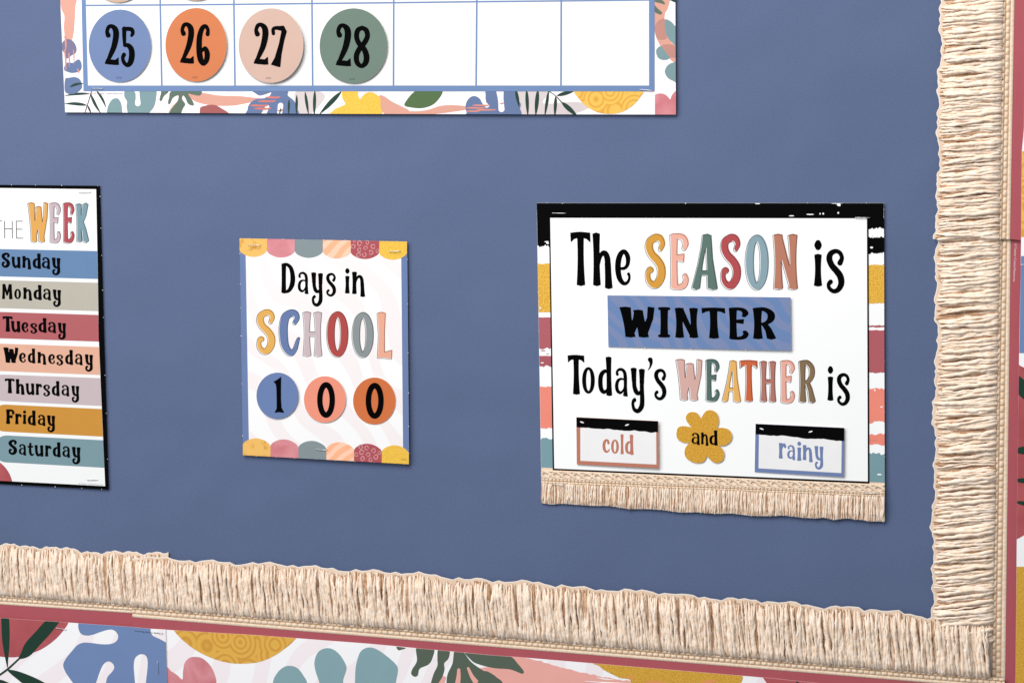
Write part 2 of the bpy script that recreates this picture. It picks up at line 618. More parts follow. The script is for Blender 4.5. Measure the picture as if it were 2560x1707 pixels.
G = {
    "D": dict(p=[stem(8, 3, 8, 97, 8, 7, 8)], s=[[(8, 4.5, 4.5), (20, 5.5, 5.5), (33, 18, 7), (39, 45, 8.5), (37, 70, 8.5), (27, 89, 6.5), (14, 95.5, 4.5), (6, 96, 4)]]),
    "a": dict(s=[[(9.5, 22, 5.8), (8, 14, 4.6), (15, 6, 5), (27, 5, 5.5), (37, 14, 6.5), (40.5, 32, 7), (41, 60, 6.5), (41, 80, 6.5)],
                 [(36, 40, 3), (24, 38, 4), (12, 45, 6), (7, 62, 6.8), (10, 79, 6.8), (20, 87, 5.5), (30, 82, 4), (37, 70, 3.5)]],
              p=[[(34, 66), (47, 66), (48, 82), (50, 99), (41, 100), (32, 97), (35, 82)]]),
    "y": dict(s=[[(7, 6, 6), (7.5, 20, 5.6), (8.5, 40, 5.6), (13, 52, 5.8), (20, 56, 4.2), (27, 49, 3)],
                 [(28, 9, 6), (28, 25, 5.6), (28, 45, 5.6), (29, 70, 6), (27, 85, 6.3), (18, 94.5, 5), (8, 91, 4.4), (4.5, 80, 4), (6, 73, 4.2), (9, 70.5, 4.8)]],
              p=[stem(6.5, 2, 7.5, 30, 7.5, 6, 5.5), stem(28, 4, 28, 34, 7.5, 6, 5.5)]),
    "s": dict(s=[[(32, 31, 6.3), (36.5, 20, 5), (32, 8.5, 5), (22, 4.5, 5.2), (10.5, 10, 6.5), (7, 22, 7.2), (13, 37, 7.2), (24, 49, 7.6), (33, 62, 7.8), (35, 78, 7.2), (28, 91, 6), (17, 95, 5), (7, 88, 4.6), (5.5, 79, 4.6), (10, 74, 5.6)]]),
    "i": dict(s=[[(9, 12, 9.0), (9, 12.5, 9.0)], [(9, 8, 7), (9, 16, 7)]], p=[stem(9, 33, 9, 98, 8.5, 6.6, 9.5)]),
    "n": dict(p=[stem(10, 2, 10, 87, 10, 7.5, 9.5), stem(42.5, 45, 45, 98, 7.6, 7.6, 9.8)],
              s=[[(14, 47, 3), (19, 30, 4), (26, 20, 5.5), (35, 20, 6.5), (41, 32, 7.4), (43, 60, 7.6)]]),
    "T": dict(p=[[(0, 2), (10, 0.5), (20, 0), (37, 1.5), (37.5, 18.5), (31, 12.5), (24, 10.5), (15, 10.5), (7, 12.5), (1, 18.5)], stem(19, 6, 20, 98, 6, 5.4, 7.6)]),
    "h": dict(p=[stem(6.5, 2, 8, 93, 6.8, 5.4, 7), stem(29, 55, 31, 98, 5.6, 5.8, 7)], s=[[(11, 58, 2.6), (14, 44, 3.4), (19, 36.5, 4.4), (25, 38, 5.4), (28.5, 48, 5.8), (29, 65, 5.8)]]),
    "e": dict(s=[[(13, 53, 4), (25, 52, 4.4), (33.5, 42, 5.2), (34.5, 22, 6.6), (26, 7.5, 6), (16, 12, 7), (9, 30, 7.8), (7.5, 55, 7.8), (12, 79, 7.2), (22, 92.5, 5.6), (32, 91.5, 4.4), (38, 82, 3.6), (38.5, 73, 3.6), (36.5, 67.5, 4.4)]]),
    "o": dict(s=[ring(24, 50, 24, 50, 7.8, 5)]),
    "d": dict(p=[stem(28, 2, 30, 98, 7.4, 5.8, 7.4)], s=[[(28, 41, 3), (18, 37, 4.8), (8.5, 47, 6), (6, 65, 6.2), (8.5, 83, 6), (16, 90.5, 5), (25, 84, 3.5), (29, 72, 3)]]),
    "'": dict(s=[[(20, 18, 17), (26, 42, 11), (19, 75, 6), (6, 95, 3)]]),
    "S": dict(s=[[(33, 27, 4.5), (36.5, 18, 5.5), (32, 8.5, 6.2), (22, 6.5, 6.8), (11, 13, 7.5), (8, 25, 8), (14, 38, 7.6), (26, 49, 8), (34, 62, 8.5), (34, 78, 8.5), (27, 90, 7.8), (17, 93.5, 6.4), (7.5, 86, 5.4), (5.5, 74, 5), (9, 66, 5.4), (13, 66.5, 4.8)]]),
    "C": dict(s=[[(34, 28, 4.5), (38.5, 19, 5.6), (35.5, 9.5, 6.4), (26, 7.5, 7.5), (14.5, 15, 8.8), (9.5, 33, 9.2), (9.2, 55, 9.2), (13, 79, 8.4), (24, 93, 6.6), (34, 86, 5), (39, 71, 4), (42, 62, 3)]]),
    "H": dict(p=[stem(9, 3, 10, 97, 8.6, 5.6, 8.6), stem(34, 3, 35, 97, 8.6, 5.6, 8.6), [(10, 45.5), (35, 45.5), (35, 54.5), (10, 54.5)]]),
    "O": dict(s=[ring(24, 50, 24, 50, 8.6, 6)]),
    "L": dict(p=[[(0, 2.5), (9, 0), (18, 2.5), (16.2, 40), (16.2, 86), (33, 81.5), (32.5, 100), (16, 98), (1, 98), (3, 50)]]),
    "E": dict(p=[stem(7, 3, 8, 96, 7, 5.6, 6.8), [(9, 39), (27, 36.5), (26, 50.5), (9, 46.5)]],
              s=[[(5, 5.5, 4.6), (17, 5, 4.8), (26, 8.5, 5.4), (30, 18, 5.6), (27.5, 26, 4.2)], [(6, 94, 4.8), (17, 95, 4.8), (27, 91.5, 5.4), (31, 82, 5), (29, 75, 4.2)]]),
    "A": dict(p=[[(20, 1.5), (28, 0), (35, 2.5), (38, 45), (47, 98), (38, 100), (29, 97), (27.5, 45), (26.5, 16), (19, 55), (14, 97), (6, 100), (0, 97), (11, 55), (17, 25)], [(14, 66), (34, 66), (34, 73.5), (13, 73.5)]]),
    "N": dict(p=[stem(8, 3, 9, 97, 8.5, 6, 8.5), stem(37, 3, 38, 97, 8.5, 5.6, 8.5), [(2, 2), (15, 2), (29, 52), (41, 90), (42, 97), (32, 97), (19, 56)]]),
    "W": dict(p=[stem(8, 3, 16, 97, 8, 6, 7), [(14, 98), (20, 93), (32, 30), (32, 13), (22, 13), (20, 40), (13, 80)], stem(27, 12, 36, 97, 6.6, 6, 7), [(34, 98), (40, 93), (49, 40), (51, 3), (42, 0), (41, 35), (33, 80)]]),
    "K": dict(p=[stem(7, 4, 9, 96, 7.5, 5.6, 6.6), [(11, 55), (20, 3), (27, 0), (34, 4), (28, 32), (17, 56)], [(11, 50), (18, 42), (28, 66), (36, 95), (28, 100), (20, 96), (17, 72)]]),
    "R": dict(p=[stem(8, 3, 9, 97, 8.4, 6, 8.4), [(16, 53), (25, 49), (33, 66), (42, 96), (34, 100), (26, 97), (23, 73)]], s=[[(7, 5.5, 5), (21, 6, 6), (32, 18, 6.8), (32.5, 36, 6.6), (24, 49, 5), (11, 53, 4)]]),
    "I": dict(p=[stem(19, 3, 19, 97, 12, 10.5, 12)], s=[[(5, 5.5, 4.8), (19, 4, 4), (33, 5.5, 4.8)], [(5, 94.5, 4.8), (19, 96, 4), (33, 94.5, 4.8)]]),
    "M": dict(p=[stem(11, 3, 9, 98, 9, 7.5, 9), stem(56, 3, 59, 98, 8, 8.5, 11), [(6, 2), (20, 1), (34, 52), (46, 1), (61, 2), (37, 76), (30, 76)]]),
    "u": dict(s=[[(14, 20, 11), (15, 50, 11), (21, 78, 11.5), (35, 91, 9), (51, 76, 6)]], p=[stem(13, 3, 15, 55, 13.5, 11, 11), stem(62, 3, 66, 98, 14, 11.5, 14)]),
    "F": dict(p=[stem(15, 3, 16, 98, 13, 10, 14), [(18, 43), (48, 40), (47, 60), (18, 54)]], s=[[(10, 6.5, 6.5), (32, 6, 6.5), (48, 9, 7), (54, 22, 8), (51, 27, 7)]]),
    "r": dict(p=[stem(17, 3, 18, 98, 15, 12, 16)], s=[[(24, 40, 5), (35, 17, 8), (48, 11, 9), (55, 23, 10)]]),
    "t": dict(s=[[(21, 8, 8), (19, 50, 9), (22, 79, 9), (33, 93, 6), (45, 86, 4.6)], [(4, 30, 5.5), (38, 29, 5.5)]]),
    "c": dict(s=[[(49, 28, 10), (46, 13, 8), (32, 8, 8), (17, 22, 11), (12, 50, 12), (18, 79, 11), (34, 92, 8), (51, 84, 5.5), (57, 73, 4)]]),
    "l": dict(p=[stem(10, 2, 11, 98, 9.5, 7, 9.5)]),
    "2": dict(s=[[(8, 27, 6), (5, 18, 4.6), (9, 6.5, 4.8), (17, 4.5, 5), (25.5, 13, 7), (27, 30, 7.4), (22, 55, 6.8), (14, 75, 5.6), (7, 90, 4)], [(6, 93, 4.4), (15, 92, 5.5), (25, 94, 6)]],
              p=[[(9, 80), (3, 88), (0, 97), (10, 98.5), (26, 100), (34, 99.5), (33, 82), (26, 88), (14, 88)]]),
    "5": dict(s=[[(7, 7, 5.2), (20, 6.5, 5.2), (28, 9, 5.2), (30, 17, 4.8), (27, 23, 3.6)], [(8, 6, 5.6), (8, 25, 5.2), (9, 45, 4)], [(9, 47, 4), (18, 47, 5.6), (26, 56, 7), (28, 72, 7.6), (24, 89, 7), (16, 95.5, 5), (7, 88, 4.8), (4.5, 77, 4.6), (7.5, 70, 5.4)]]),
    "6": dict(s=[[(28.5, 24, 5.2), (29, 13, 4.6), (23, 5, 5), (14.5, 10, 6), (8, 30, 7), (7, 60, 7.4), (10.5, 84, 7.4), (18, 94.5, 5.6), (26, 86, 6.6), (27.5, 70, 6.8), (22, 58, 5), (13, 65, 3.5)]]),
    "7": dict(p=[[(22, 1), (30, 0.5), (37.5, 14), (31, 38), (25, 70), (22, 100), (13, 98), (0, 94), (9, 78), (19, 45), (25, 15)]], s=[[(5, 19, 4.4), (4.5, 9, 4.4), (11, 5.5, 4.6), (28, 7, 6)]]),
    "8": dict(s=[[(20, 4.8, 4.8), (30, 11, 6), (33, 25, 6), (26, 40, 6.2), (15, 53, 6.2), (7, 70, 6.4), (9, 87, 6), (19, 95.2, 4.8), (29, 87, 6.6), (31, 72, 7), (25, 55, 6.4), (13, 42, 6), (7, 26, 6), (10, 11, 6), (20, 4.8, 4.8)]]),
    "1": dict(p=[[(20.5, 0), (20, 20), (20, 60), (21.5, 85), (29, 99.5), (15, 97.5), (3, 99), (9, 88), (8.8, 60), (8, 30), (6, 19), (0, 13.5), (10, 8)]]),
    "0": dict(s=[ring(25, 50, 25, 50, 7.6, 7.8)]),
}
GC = {}


def glyph(ch, bold=0.0):
    key = (ch, bold)
    if key in GC:
        return GC[key]
    g = G[ch]
    S = [cr(s, 6) for s in g.get("s", [])]
    P = [np.asarray(p, float) for p in g.get("p", [])]

    def fun(X, Y):
        F = np.full(X.shape, 1e9)
        for s in S:
            F = np.minimum(F, sdf_stroke(X, Y, s))
        for p in P:
            F = np.minimum(F, sdf_poly(X, Y, p) - 0.6)
        return F - bold

    gr = groups(contours(fun, (-6, -8, 77, 108), 0.9))
    q = np.concatenate([l for g_ in gr for l in g_])
    GC[key] = (gr, [tess(g_) for g_ in gr], q.min(0), q.max(0))
    return GC[key]


def letter(acc, ch, box, depth, mat, outline=None, rise=0.0, fl=False, bold=0.0):
    """one letter fitted to its measured box; rise = drop of the baseline per unit run; outline adds the offset keyline"""
    gr, tr, lo, hi = glyph(ch, bold)
    x0, y0, x1, y1 = box
    out = []
    for g in gr:
        gg = []
        for l in g:
            t = (l - lo) / (hi - lo)
            if fl:
                t = 1 - t
            x = x0 + t[:, 0] * (x1 - x0)
            y = y0 + t[:, 1] * (y1 - y0) + rise * (x - (x0 + x1) / 2)
            gg.append(np.stack([x, y], 1))
        out.append(gg)
    add_groups(acc, out, depth, mat, tr)
    if outline:
        ribbon(acc, [l for g in out for l in g], outline[0], depth + 0.00004, LINE, (outline[1], outline[2]))


def word(name, parent, T, items, depth, mat, rise=0.02, bold=0.0):
    acc = Acc()
    for ch, b in items:
        q = T([(b[0], b[1]), (b[2], b[3])])
        letter(acc, ch, (q[0][0], q[0][1], q[1][0], q[1][1]), depth, mat, rise=rise, bold=bold)
    return acc.build(name, parent)


def coloured(parent, T, items, depth, rise=0.02, w=0.65, sh=(-2.0, 1.9)):
    for ch, b, h in items:
        acc = Acc()
        q = T([(b[0], b[1]), (b[2], b[3])])
        letter(acc, ch, (q[0][0], q[0][1], q[1][0], q[1][1]), depth, ink(h), (w, sh[0], sh[1]), rise)
        acc.build("letter", parent)


def tiny_text(name, parent, txt, p0, p1, h, depth, mat, cut=None):
    """small imprint set with the built-in font between two measured points (baseline), h = letter height in points"""
    cu = bpy.data.curves.new("tmp", "FONT")
    cu.body = txt
    o = bpy.data.objects.new("tmp", cu)
    me = o.to_mesh()
    v = np.array([x.co[:2] for x in me.vertices])
    fs = [tuple(p.vertices) for p in me.polygons]
    o.to_mesh_clear()
    bpy.data.objects.remove(o)
    bpy.data.curves.remove(cu)
    p0, p1 = np.array(p0, float), np.array(p1, float)
    e = p1 - p0
    L = np.linalg.norm(e)
    u = e / L
    n = np.array([u[1], -u[0]])
    w = v[:, 0].max() - v[:, 0].min()
    px = p0 + np.outer((v[:, 0] - v[:, 0].min()) / w * L, u) + np.outer(v[:, 1] / 0.72 * h, n)
    acc = Acc()
    xz = B(px)
    acc.add(xz, depth, facing(xz, fs) if all(len(f) == 3 for f in fs) else fs, mat)
    return acc.build(name, parent)


def nubs(acc, edges, depth):
    """torn micro-perforation tabs along a die-cut edge"""
    for a, b, ts in edges:
        a, b = np.array(a, float), np.array(b, float)
        v = (b - a) / np.linalg.norm(b - a)
        n = np.array([-v[1], v[0]])
        for t in ts:
            c = a + (b - a) * t
            s = random.uniform(0.65, 1.1)
            slab(acc, [c - v * s - n * s, c + v * s - n * s, c + v * s * .7 + n * s, c - v * s * .7 + n * s], depth - 0.0003, depth + 0.00005, EDGE)


# ------------------------------------------------------------------ the board
acc = Acc()
quad(acc, [(-700, -700), (3300, -700), (3300, 2500), (-700, 2500)], 0.0, board_mat())
wall = acc.build("wall", None, (0, 0, 0))
wall["kind"] = "structure"

LY = 0.00007     # one layer of print


def stap(label, a, b, depth):
    """a bent steel wire: crown on the paper, legs going into it"""
    A, Bq = B([a])[0], B([b])[0]
    mid = (A + Bq) / 2
    v = Bq - A
    L = np.linalg.norm(v)
    u = v / L
    path = [(-L / 2, -0.0012), (-L / 2, 0.0001), (-L / 2 + 0.0005, 0.0004), (0, 0.00048), (L / 2 - 0.0005, 0.0004), (L / 2, 0.0001), (L / 2, -0.0012)]
    r, k = 0.00026, 8
    V, Fs = [], []
    nn = np.array([-u[1], u[0]])
    for i, (s, h) in enumerate(path):
        p0, p1 = path[max(0, i - 1)], path[min(len(path) - 1, i + 1)]
        t = np.array([p1[0] - p0[0], p1[1] - p0[1]])
        t /= np.linalg.norm(t)
        for j in range(k):
            an = 2 * math.pi * j / k
            ds, dh = -t[1] * r * math.cos(an), t[0] * r * math.cos(an)
            side = r * math.sin(an)
            q = u * (s + ds) + nn * side
            V.append((q[0], -(h + dh), q[1]))
    n = len(path)
    for i in range(n - 1):
        for j in range(k):
            Fs.append((i * k + j, i * k + (j + 1) % k, (i + 1) * k + (j + 1) % k, (i + 1) * k + j))
    Fs += [tuple(range(k)), tuple(range((n - 1) * k, n * k))[::-1]]
    me = bpy.data.meshes.new("staple")
    me.from_pydata(V, [], Fs)
    me.materials.append(steel)
    for p in me.polygons:
        p.use_smooth = True
    o = bpy.data.objects.new("staple", me)
    COL.objects.link(o)
    o.location = (mid[0], -depth, mid[1])
    o["label"], o["category"], o["group"] = label, "staple", "staples holding paper to the board"


# ------------------------------------------------------------------ calendar chart
ZK = 0.72
WHITE2 = ink("#fafafa", 0.42, 1.06, 0.01)
GREEN = ink("#23483b")
GREENGREY = ink("#6d8172")
LEAF = ink("#5f7d50")
TEAL = ink("#8fb0b5")
BLUE = ink("#7389b6")
CORAL = ink("#fbb9a4")
PINK = ink("#f6e8e8")
TERRA = ink("#bd6a68")
BLUSH = ink("#e3ab9b")

CD = 0.0026
cal = thing("calendar_chart", "white month grid chart with blue frame and leafy floral border at top of board", "calendar", (930, 286), CD, tilt=(-0.006, 0))
acc = Acc()
CALQ = [(142.5, -262)] + [(153.7, 0), (160, 140), (166.7, 281.2), (900, 285.2), (1692.2, 286.9), (1691, 120), (1690.3, 0), (1689.5, -262)]
slab(acc, CALQ, CD - 0.0004, CD, FLORAL_PAPER, EDGE)
acc.build("sheet", cal)
acc = Acc()
band = [(201, -262), (1638, -262), (1638.9, 228.8), (212.7, 228.4)]
quad(acc, band, CD + 4 * LY, FRAMEBLUE)
acc.build("grid_frame", cal)
acc = Acc()
cb = [224.1, 408.6, 591.5, 785.5, 987.3, 1193.6, 1405.6, 1625.6]
ct = [218.5, 404.2, 588.2, 783.2, 987.4, 1195, 1405.8, 1624.9]
rt = [14.8, 13.6, 12.2, 10.0, 8.0, 5.5, 3.4, 1.0]
for i in range(7):
    l, r = (0 if i == 0 else 2.1), (0 if i == 6 else 2.1)
    quad(acc, [(ct[i] + l, rt[i] + 2), (ct[i + 1] - r, rt[i + 1] + 2), (cb[i + 1] - r, 214.6), (cb[i] + l, 214.4)], CD + 5 * LY, WHITE2)
    dx0, dx1 = ct[i] - cb[i], ct[i + 1] - cb[i + 1]
    quad(acc, [(ct[i] + dx0 + l, rt[i] - 202 - i * 3), (ct[i + 1] + dx1 - r, rt[i + 1] - 205 - i * 3), (ct[i + 1] - r, rt[i + 1] - 2), (ct[i] + l, rt[i] - 2)], CD + 5 * LY, WHITE2)
acc.build("day_cell_grid", cal)

acc = Acc()
botc = [(155, 228.5), (1691, 229), (1692.2, 286.9), (900, 285.2), (166.7, 281.2), (158, 229)]
leftc = [(143, -262), (201.5, -262), (213, 228.5), (213, 282), (166.7, 281.2), (160, 140), (153.7, 0)]
rightc = [(1638.5, -262), (1689.5, -262), (1690.3, 0), (1692.2, 286.9), (1639, 286.8)]
d1, d2, d3 = CD + LY, CD + 2 * LY, CD + 3 * LY
# bottom band
Q = lambda T, depth, mat, pts, clip, **k: shape(acc, depth, mat, T(pts), clip=clip, step=0.8, **k)
ST = lambda T, depth, mat, pts, clip, **k: shape(acc, depth, mat, stroke=T(pts), clip=clip, step=0.8, **k)


def leaf(T, depth, mat, a, b, w, clip, bend=0.0):
    a, b = np.array(a, float), np.array(b, float)
    v = b - a
    n = np.array([-v[1], v[0]]) / (np.linalg.norm(v) + 1e-9)
    pts = []
    for t in (0.02, .2, .42, .65, .85, 1):
        c = a + v * t + n * bend * 4 * t * (1 - t)
        pts.append((c[0], c[1], max(0.6, w * (math.sin(math.pi * min(t, .98) ** 0.85)) ** 0.8)))
    shape(acc, depth, mat, stroke=T(pts), clip=clip, step=0.7)


for a, b, w, bd in (((258, 614), (92, 628), 8, 6), ((240, 690), (92, 680), 10, 6), ((262, 612), (330, 742), 9, 6), ((298, 592), (362, 705), 8, -8), ((243, 690), (266, 742), 6, 0)):
    leaf(Z1, d2, GREEN, a, b, w, botc, bd)
ST(Z1, d2, GREEN, [(268, 600, 2.5), (250, 660, 2.5), (224, 742, 2.5)], botc)
leaf(Z1, d2, GREEN, (126, 572), (216, 548), 9, leftc, -8)
Q(Z1, d1, TEAL, [(368, 745), (378, 690), (405, 650), (440, 645), (462, 680), (470, 745), (470, 790), (380, 790)], botc)
Q(Z1, d1, TEAL, [(490, 590), (482, 630), (500, 665), (498, 705), (520, 760), (600, 800), (640, 745), (675, 700), (690, 640), (684, 590), (590, 580), (582, 620), (588, 680), (570, 695), (552, 680), (556, 640), (548, 600)], botc)
for pts in ([(730, 590), (770, 600), (740, 630), (725, 660), (712, 655), (718, 625)], [(800, 595), (975, 595), (975, 625), (930, 620), (900, 615), (928, 660), (935, 690), (900, 680), (880, 640), (865, 625), (860, 650), (880, 680), (865, 710), (840, 760), (790, 760), (778, 735), (800, 700), (830, 660), (835, 625), (800, 640), (780, 680), (768, 675), (775, 640)]):
    Q(Z1, d2, GREENGREY, pts, botc)
Q(Z1, d1, CORAL, [(900, 600), (980, 605), (1100, 625), (1240, 630), (1330, 640), (1400, 650), (1330, 665), (1200, 690), (1060, 690), (960, 670), (915, 640)], botc)
Q(Z1, d1, ink("#fbcdb8"), [(838, 660), (822, 700), (812, 750), (770, 750), (790, 700)], botc)
Q(Z1, d2, TERRA, [(976, 712), (1010, 692), (1065, 686), (1110, 705), (1165, 755), (1000, 790)], botc)
acc_b = Z1([(1335, 595), (1340, 612), (1365, 625), (1400, 618), (1440, 605), (1430, 628), (1400, 642), (1340, 650), (1300, 680), (1288, 715), (1300, 760), (1600, 760), (1605, 700), (1590, 660), (1550, 625), (1535, 590)])
shape(acc, d2, BLUE, acc_b, clip=botc, step=0.8, cut=[Z1([(1415, 700, 14), (1385, 760, 16)]), Z1([(1502, 690, 18), (1495, 755, 16)])])
for yy, x0, x1 in ((637, 1400, 1500), (662, 1350, 1470), (690, 1300, 1420), (710, 1330, 1440), (722, 1480, 1520)):
    Q(Z1, d3, ink("#f08d80"), [(x0, yy + 2), (x0 + 30, yy - 6), (x1 - 25, yy - 4), (x1, yy - 8), (x1 - 10, yy + 5), (x0 + 50, yy + 8)], botc)
for a, b, w in (((1558, 650), (1555, 755), 7), ((1608, 620), (1607, 755), 8), ((1662, 600), (1685, 750), 9), ((1726, 590), (1722, 760), 10), ((1900, 598), (1758, 745), 15), ((1505, 705), (1493, 755), 4)):
    leaf(Z1, d3, GREEN, a, b, w, botc)
Q(Z1, CD + .5 * LY, PINK, [(1600, 600), (1750, 600), (1790, 640), (1700, 745), (1620, 745)], botc)
Q(Z1, d2, YELLOW_FOIL, [(1912, 590), (1905, 640), (1925, 680), (1890, 700), (1850, 720), (1835, 770), (2140, 770), (2155, 690), (2150, 640), (2110, 608), (2070, 605), (2040, 625), (2020, 648), (2008, 620), (2000, 590)], botc)
Q(Z1, d1, CORAL, [(2145, 640), (2180, 632), (2230, 665), (2300, 700), (2340, 725), (2300, 760), (2220, 740), (2160, 690)], botc)
Q(Z2, d1, CORAL, [(-30, 745), (20, 750), (70, 800), (140, 850), (250, 862), (350, 850), (450, 820), (560, 815), (680, 830), (640, 850), (500, 872), (380, 885), (300, 900), (60, 900), (-10, 850)], botc)
Q(Z2, d2, LEAF, [(168, 816), (190, 770), (240, 715), (300, 690), (420, 690), (462, 712), (430, 770), (380, 815), (300, 838), (220, 832)], botc)
shape(acc, d2, BLUE, Z2([(640, 830), (650, 785), (680, 752), (715, 745), (750, 765), (770, 800), (800, 835), (825, 820), (800, 790), (795, 740), (815, 700), (1020, 700), (1030, 760), (1065, 800), (1062, 840), (1040, 900), (670, 900), (650, 870)]), clip=botc, step=0.8,
      cut=[Z2([(905, 700, 30), (912, 770, 22), (918, 845, 24)])])
for x0, x1, yy in ((690, 830, 815), (640, 800, 835), (720, 880, 850), (900, 945, 800), (640, 760, 860)):
    Q(Z2, d3, ink("#f3a193"), [(x0, yy + 3), (x0 + 40, yy - 6), (x1 - 20, yy - 3), (x1, yy - 6), (x1 - 20, yy + 6), (x0 + 50, yy + 8)], botc)
for a, b, w in (((1028, 690), (1055, 830), 12), ((1112, 690), (1122, 900), 13), ((1200, 690), (1182, 900), 15), ((1283, 700), (1252, 905), 11), ((1338, 742), (1330, 905), 12), ((1345, 742), (1490, 700), 14), ((1382, 790), (1505, 900), 18)):
    leaf(Z2, d3, GREEN, a, b, w, botc)
ST(Z2, d3, GREEN, [(1275, 700, 3), (1338, 745, 3), (1385, 795, 4)], botc)
Q(Z2, CD + .5 * LY, PINK, [(1040, 700), (1290, 700), (1240, 800), (1500, 790), (1600, 830), (1400, 900), (1080, 900)], botc)
Q(Z2, d2, GOLD_RINGS, [(1480, 690), (1520, 770), (1590, 835), (1670, 872), (1760, 882), (1850, 868), (1930, 820), (1985, 760), (2015, 690), (1900, 600), (1600, 600)], botc)
heart = [(2064, 820), (2070, 775), (2100, 738), (2140, 725), (2180, 732), (2208, 755), (2222, 770), (2240, 730), (2290, 680), (2330, 700), (2300, 920), (2100, 920), (2080, 870)]
Q(Z2, d2, ROSE, heart, [(1640, 229), (1692.3, 229), (1692.2, 286.9), (1640, 286.8)])
# left band
Q(Z1, d1, CORAL, [(66, -40), (62, 0), (70, 60), (90, 110), (86, 180), (95, 260), (100, 300), (130, 290), (150, 220), (158, 120), (162, 40), (170, -40)], leftc)
Q(Z1, d2, ink("#8b84a6"), [(76, 285), (95, 262), (120, 258), (150, 275), (168, 310), (165, 345), (135, 365), (105, 385), (96, 360), (78, 330)], leftc)
Q(Z1, d2, BLUE, [(108, 412), (150, 412), (165, 398), (185, 390), (200, 410), (203, 445), (185, 470), (140, 478), (110, 470), (92, 462), (90, 440)], leftc)
Q(Z1, d2, BLUE, [(92, 560), (98, 515), (120, 510), (160, 505), (192, 520), (207, 560), (195, 590), (160, 612), (120, 615), (96, 600)], leftc)
for x0, y0, x1, y1, w in ((92, 330, 102, 462, 5), (120, 350, 122, 440, 4), (150, 330, 152, 420, 3), (178, 455, 185, 482, 5), (95, 240, 100, 330, 6)):
    ST(Z1, d3, ink("#f4a597"), [(x0, y0, w), ((x0 + x1) / 2 + 2, (y0 + y1) / 2, w), (x1, y1, w * .4)], leftc)
# right band
Q(Z2, d1, CORAL, [(2096, -20), (2210, -20), (2205, 60), (2180, 110), (2178, 180), (2190, 260), (2230, 330), (2262, 360), (2275, 480), (2230, 470), (2160, 380), (2130, 330), (2110, 280), (2098, 200)], rightc)
Q(Z2, d2, GREENGREY, [(2096, -30), (2140, -10), (2175, 20), (2178, 38), (2150, 30), (2096, 12)], rightc)
Q(Z2, d2, GREENGREY, [(2098, 45), (2125, 70), (2156, 98), (2150, 115), (2120, 108), (2098, 90)], rightc)
Q(Z2, d2, GREEN, [(2180, -20), (2262, -20), (2262, 20), (2230, 10)], rightc)
Q(Z2, d2, ink("#dd9f92"), [(2101, 230), (2115, 180), (2150, 152), (2180, 155), (2180, 230), (2195, 290), (2170, 308), (2120, 300)], rightc)
Q(Z2, d2, TEAL, [(2181, 156), (2220, 165), (2250, 195), (2270, 230), (2270, 350), (2240, 335), (2200, 290), (2182, 230)], rightc)
Q(Z2, d2, TEAL, [(2112, 400), (2125, 372), (2155, 360), (2185, 400), (2220, 440), (2200, 462), (2160, 465), (2125, 445)], rightc)
Q(Z2, d2, ink("#dd9f92"), [(2158, 358), (2190, 345), (2240, 352), (2270, 370), (2270, 440), (2225, 445), (2190, 410)], rightc)
Q(Z2, d2, TEAL, [(2180, 555), (2200, 510), (2240, 488), (2290, 490), (2290, 635), (2240, 625), (2200, 600)], rightc)
acc.build("floral_border", cal)
tiny_text("imprint", cal, "TCR 1215  © Teacher Created Resources", (213, 236.5), (311, 236), 4.2, CD + 4 * LY, GREY)
cal["d"] = CD


def disc_pts(c, rx, ry, n=72, wob=0.0):
    return [(c[0] + rx * math.cos(2 * math.pi * i / n), c[1] + ry * math.sin(2 * math.pi * i / n)) for i in range(n)]


def round_card(name, label, cat, group, T, box, h, digits, base, tilt, digit_depth=LY * 2, tcr=None, mottle=False):
    (x0, y0), (x1, y1) = T([(box[0], box[1]), (box[2], box[3])])
    c = ((x0 + x1) / 2, (y0 + y1) / 2)
    t = thing(name, label, cat, c, base, group, tilt)
    acc = Acc()
    slab(acc, disc_pts(c, (x1 - x0) / 2, (y1 - y0) / 2), base - 0.00045, base, ink(h, 0.42), EDGE)
    acc.build("disc", t)
    acc = Acc()
    for ch, b in digits:
        q = T([(b[0], b[1]), (b[2], b[3])])
        letter(acc, ch, (q[0][0], q[0][1], q[1][0], q[1][1]), base + digit_depth, DARKINK)
    if digits:
        acc.build("number", t)
    if tcr:
        q = T([tcr, (tcr[0] + 33, tcr[1])])
        tiny_text("imprint", t, "© TCR", q[0], q[1], 4.0, base + LY, ink("#3c3c40"))
    return t


GRP = "round number cards on the calendar"
cb_ = CD + 0.0009
round_card("number_card", "blue round card reading 25 in the first calendar square", "number card", GRP, Z1, (252, 65, 663, 539), "#7d94c4",
           [("2", (358, 160, 452, 427)), ("5", (465, 175, 556, 441))], cb_, (-0.008, -0.012), tcr=(437, 515))
round_card("number_card", "orange round card reading 26 on the calendar", "number card", GRP, Z1, (753, 55, 1158, 535), "#ec8a55",
           [("2", (850, 148, 943, 418)), ("6", (957, 160, 1048, 432))], cb_ + 0.0004, (-0.010, -0.024), tcr=(933, 513))
round_card("number_card", "pale pink round card reading 27 curling off the calendar", "number card", GRP, Z1, (1231, 57, 1661, 543), "#ebc5b4",
           [("2", (1332, 150, 1430, 425)), ("7", (1447, 170, 1551, 441))], cb_ + 0.0009, (-0.014, -0.034), tcr=(1414, 518))
round_card("number_card", "grey green round card reading 28 on the calendar", "number card", GRP, Z1, (1758, 57, 2204, 548), "#7b9184",
           [("2", (1865, 155, 1966, 435)), ("8", (1983, 170, 2090, 447))], cb_, (-0.012, -0.02), tcr=(1958, 524))
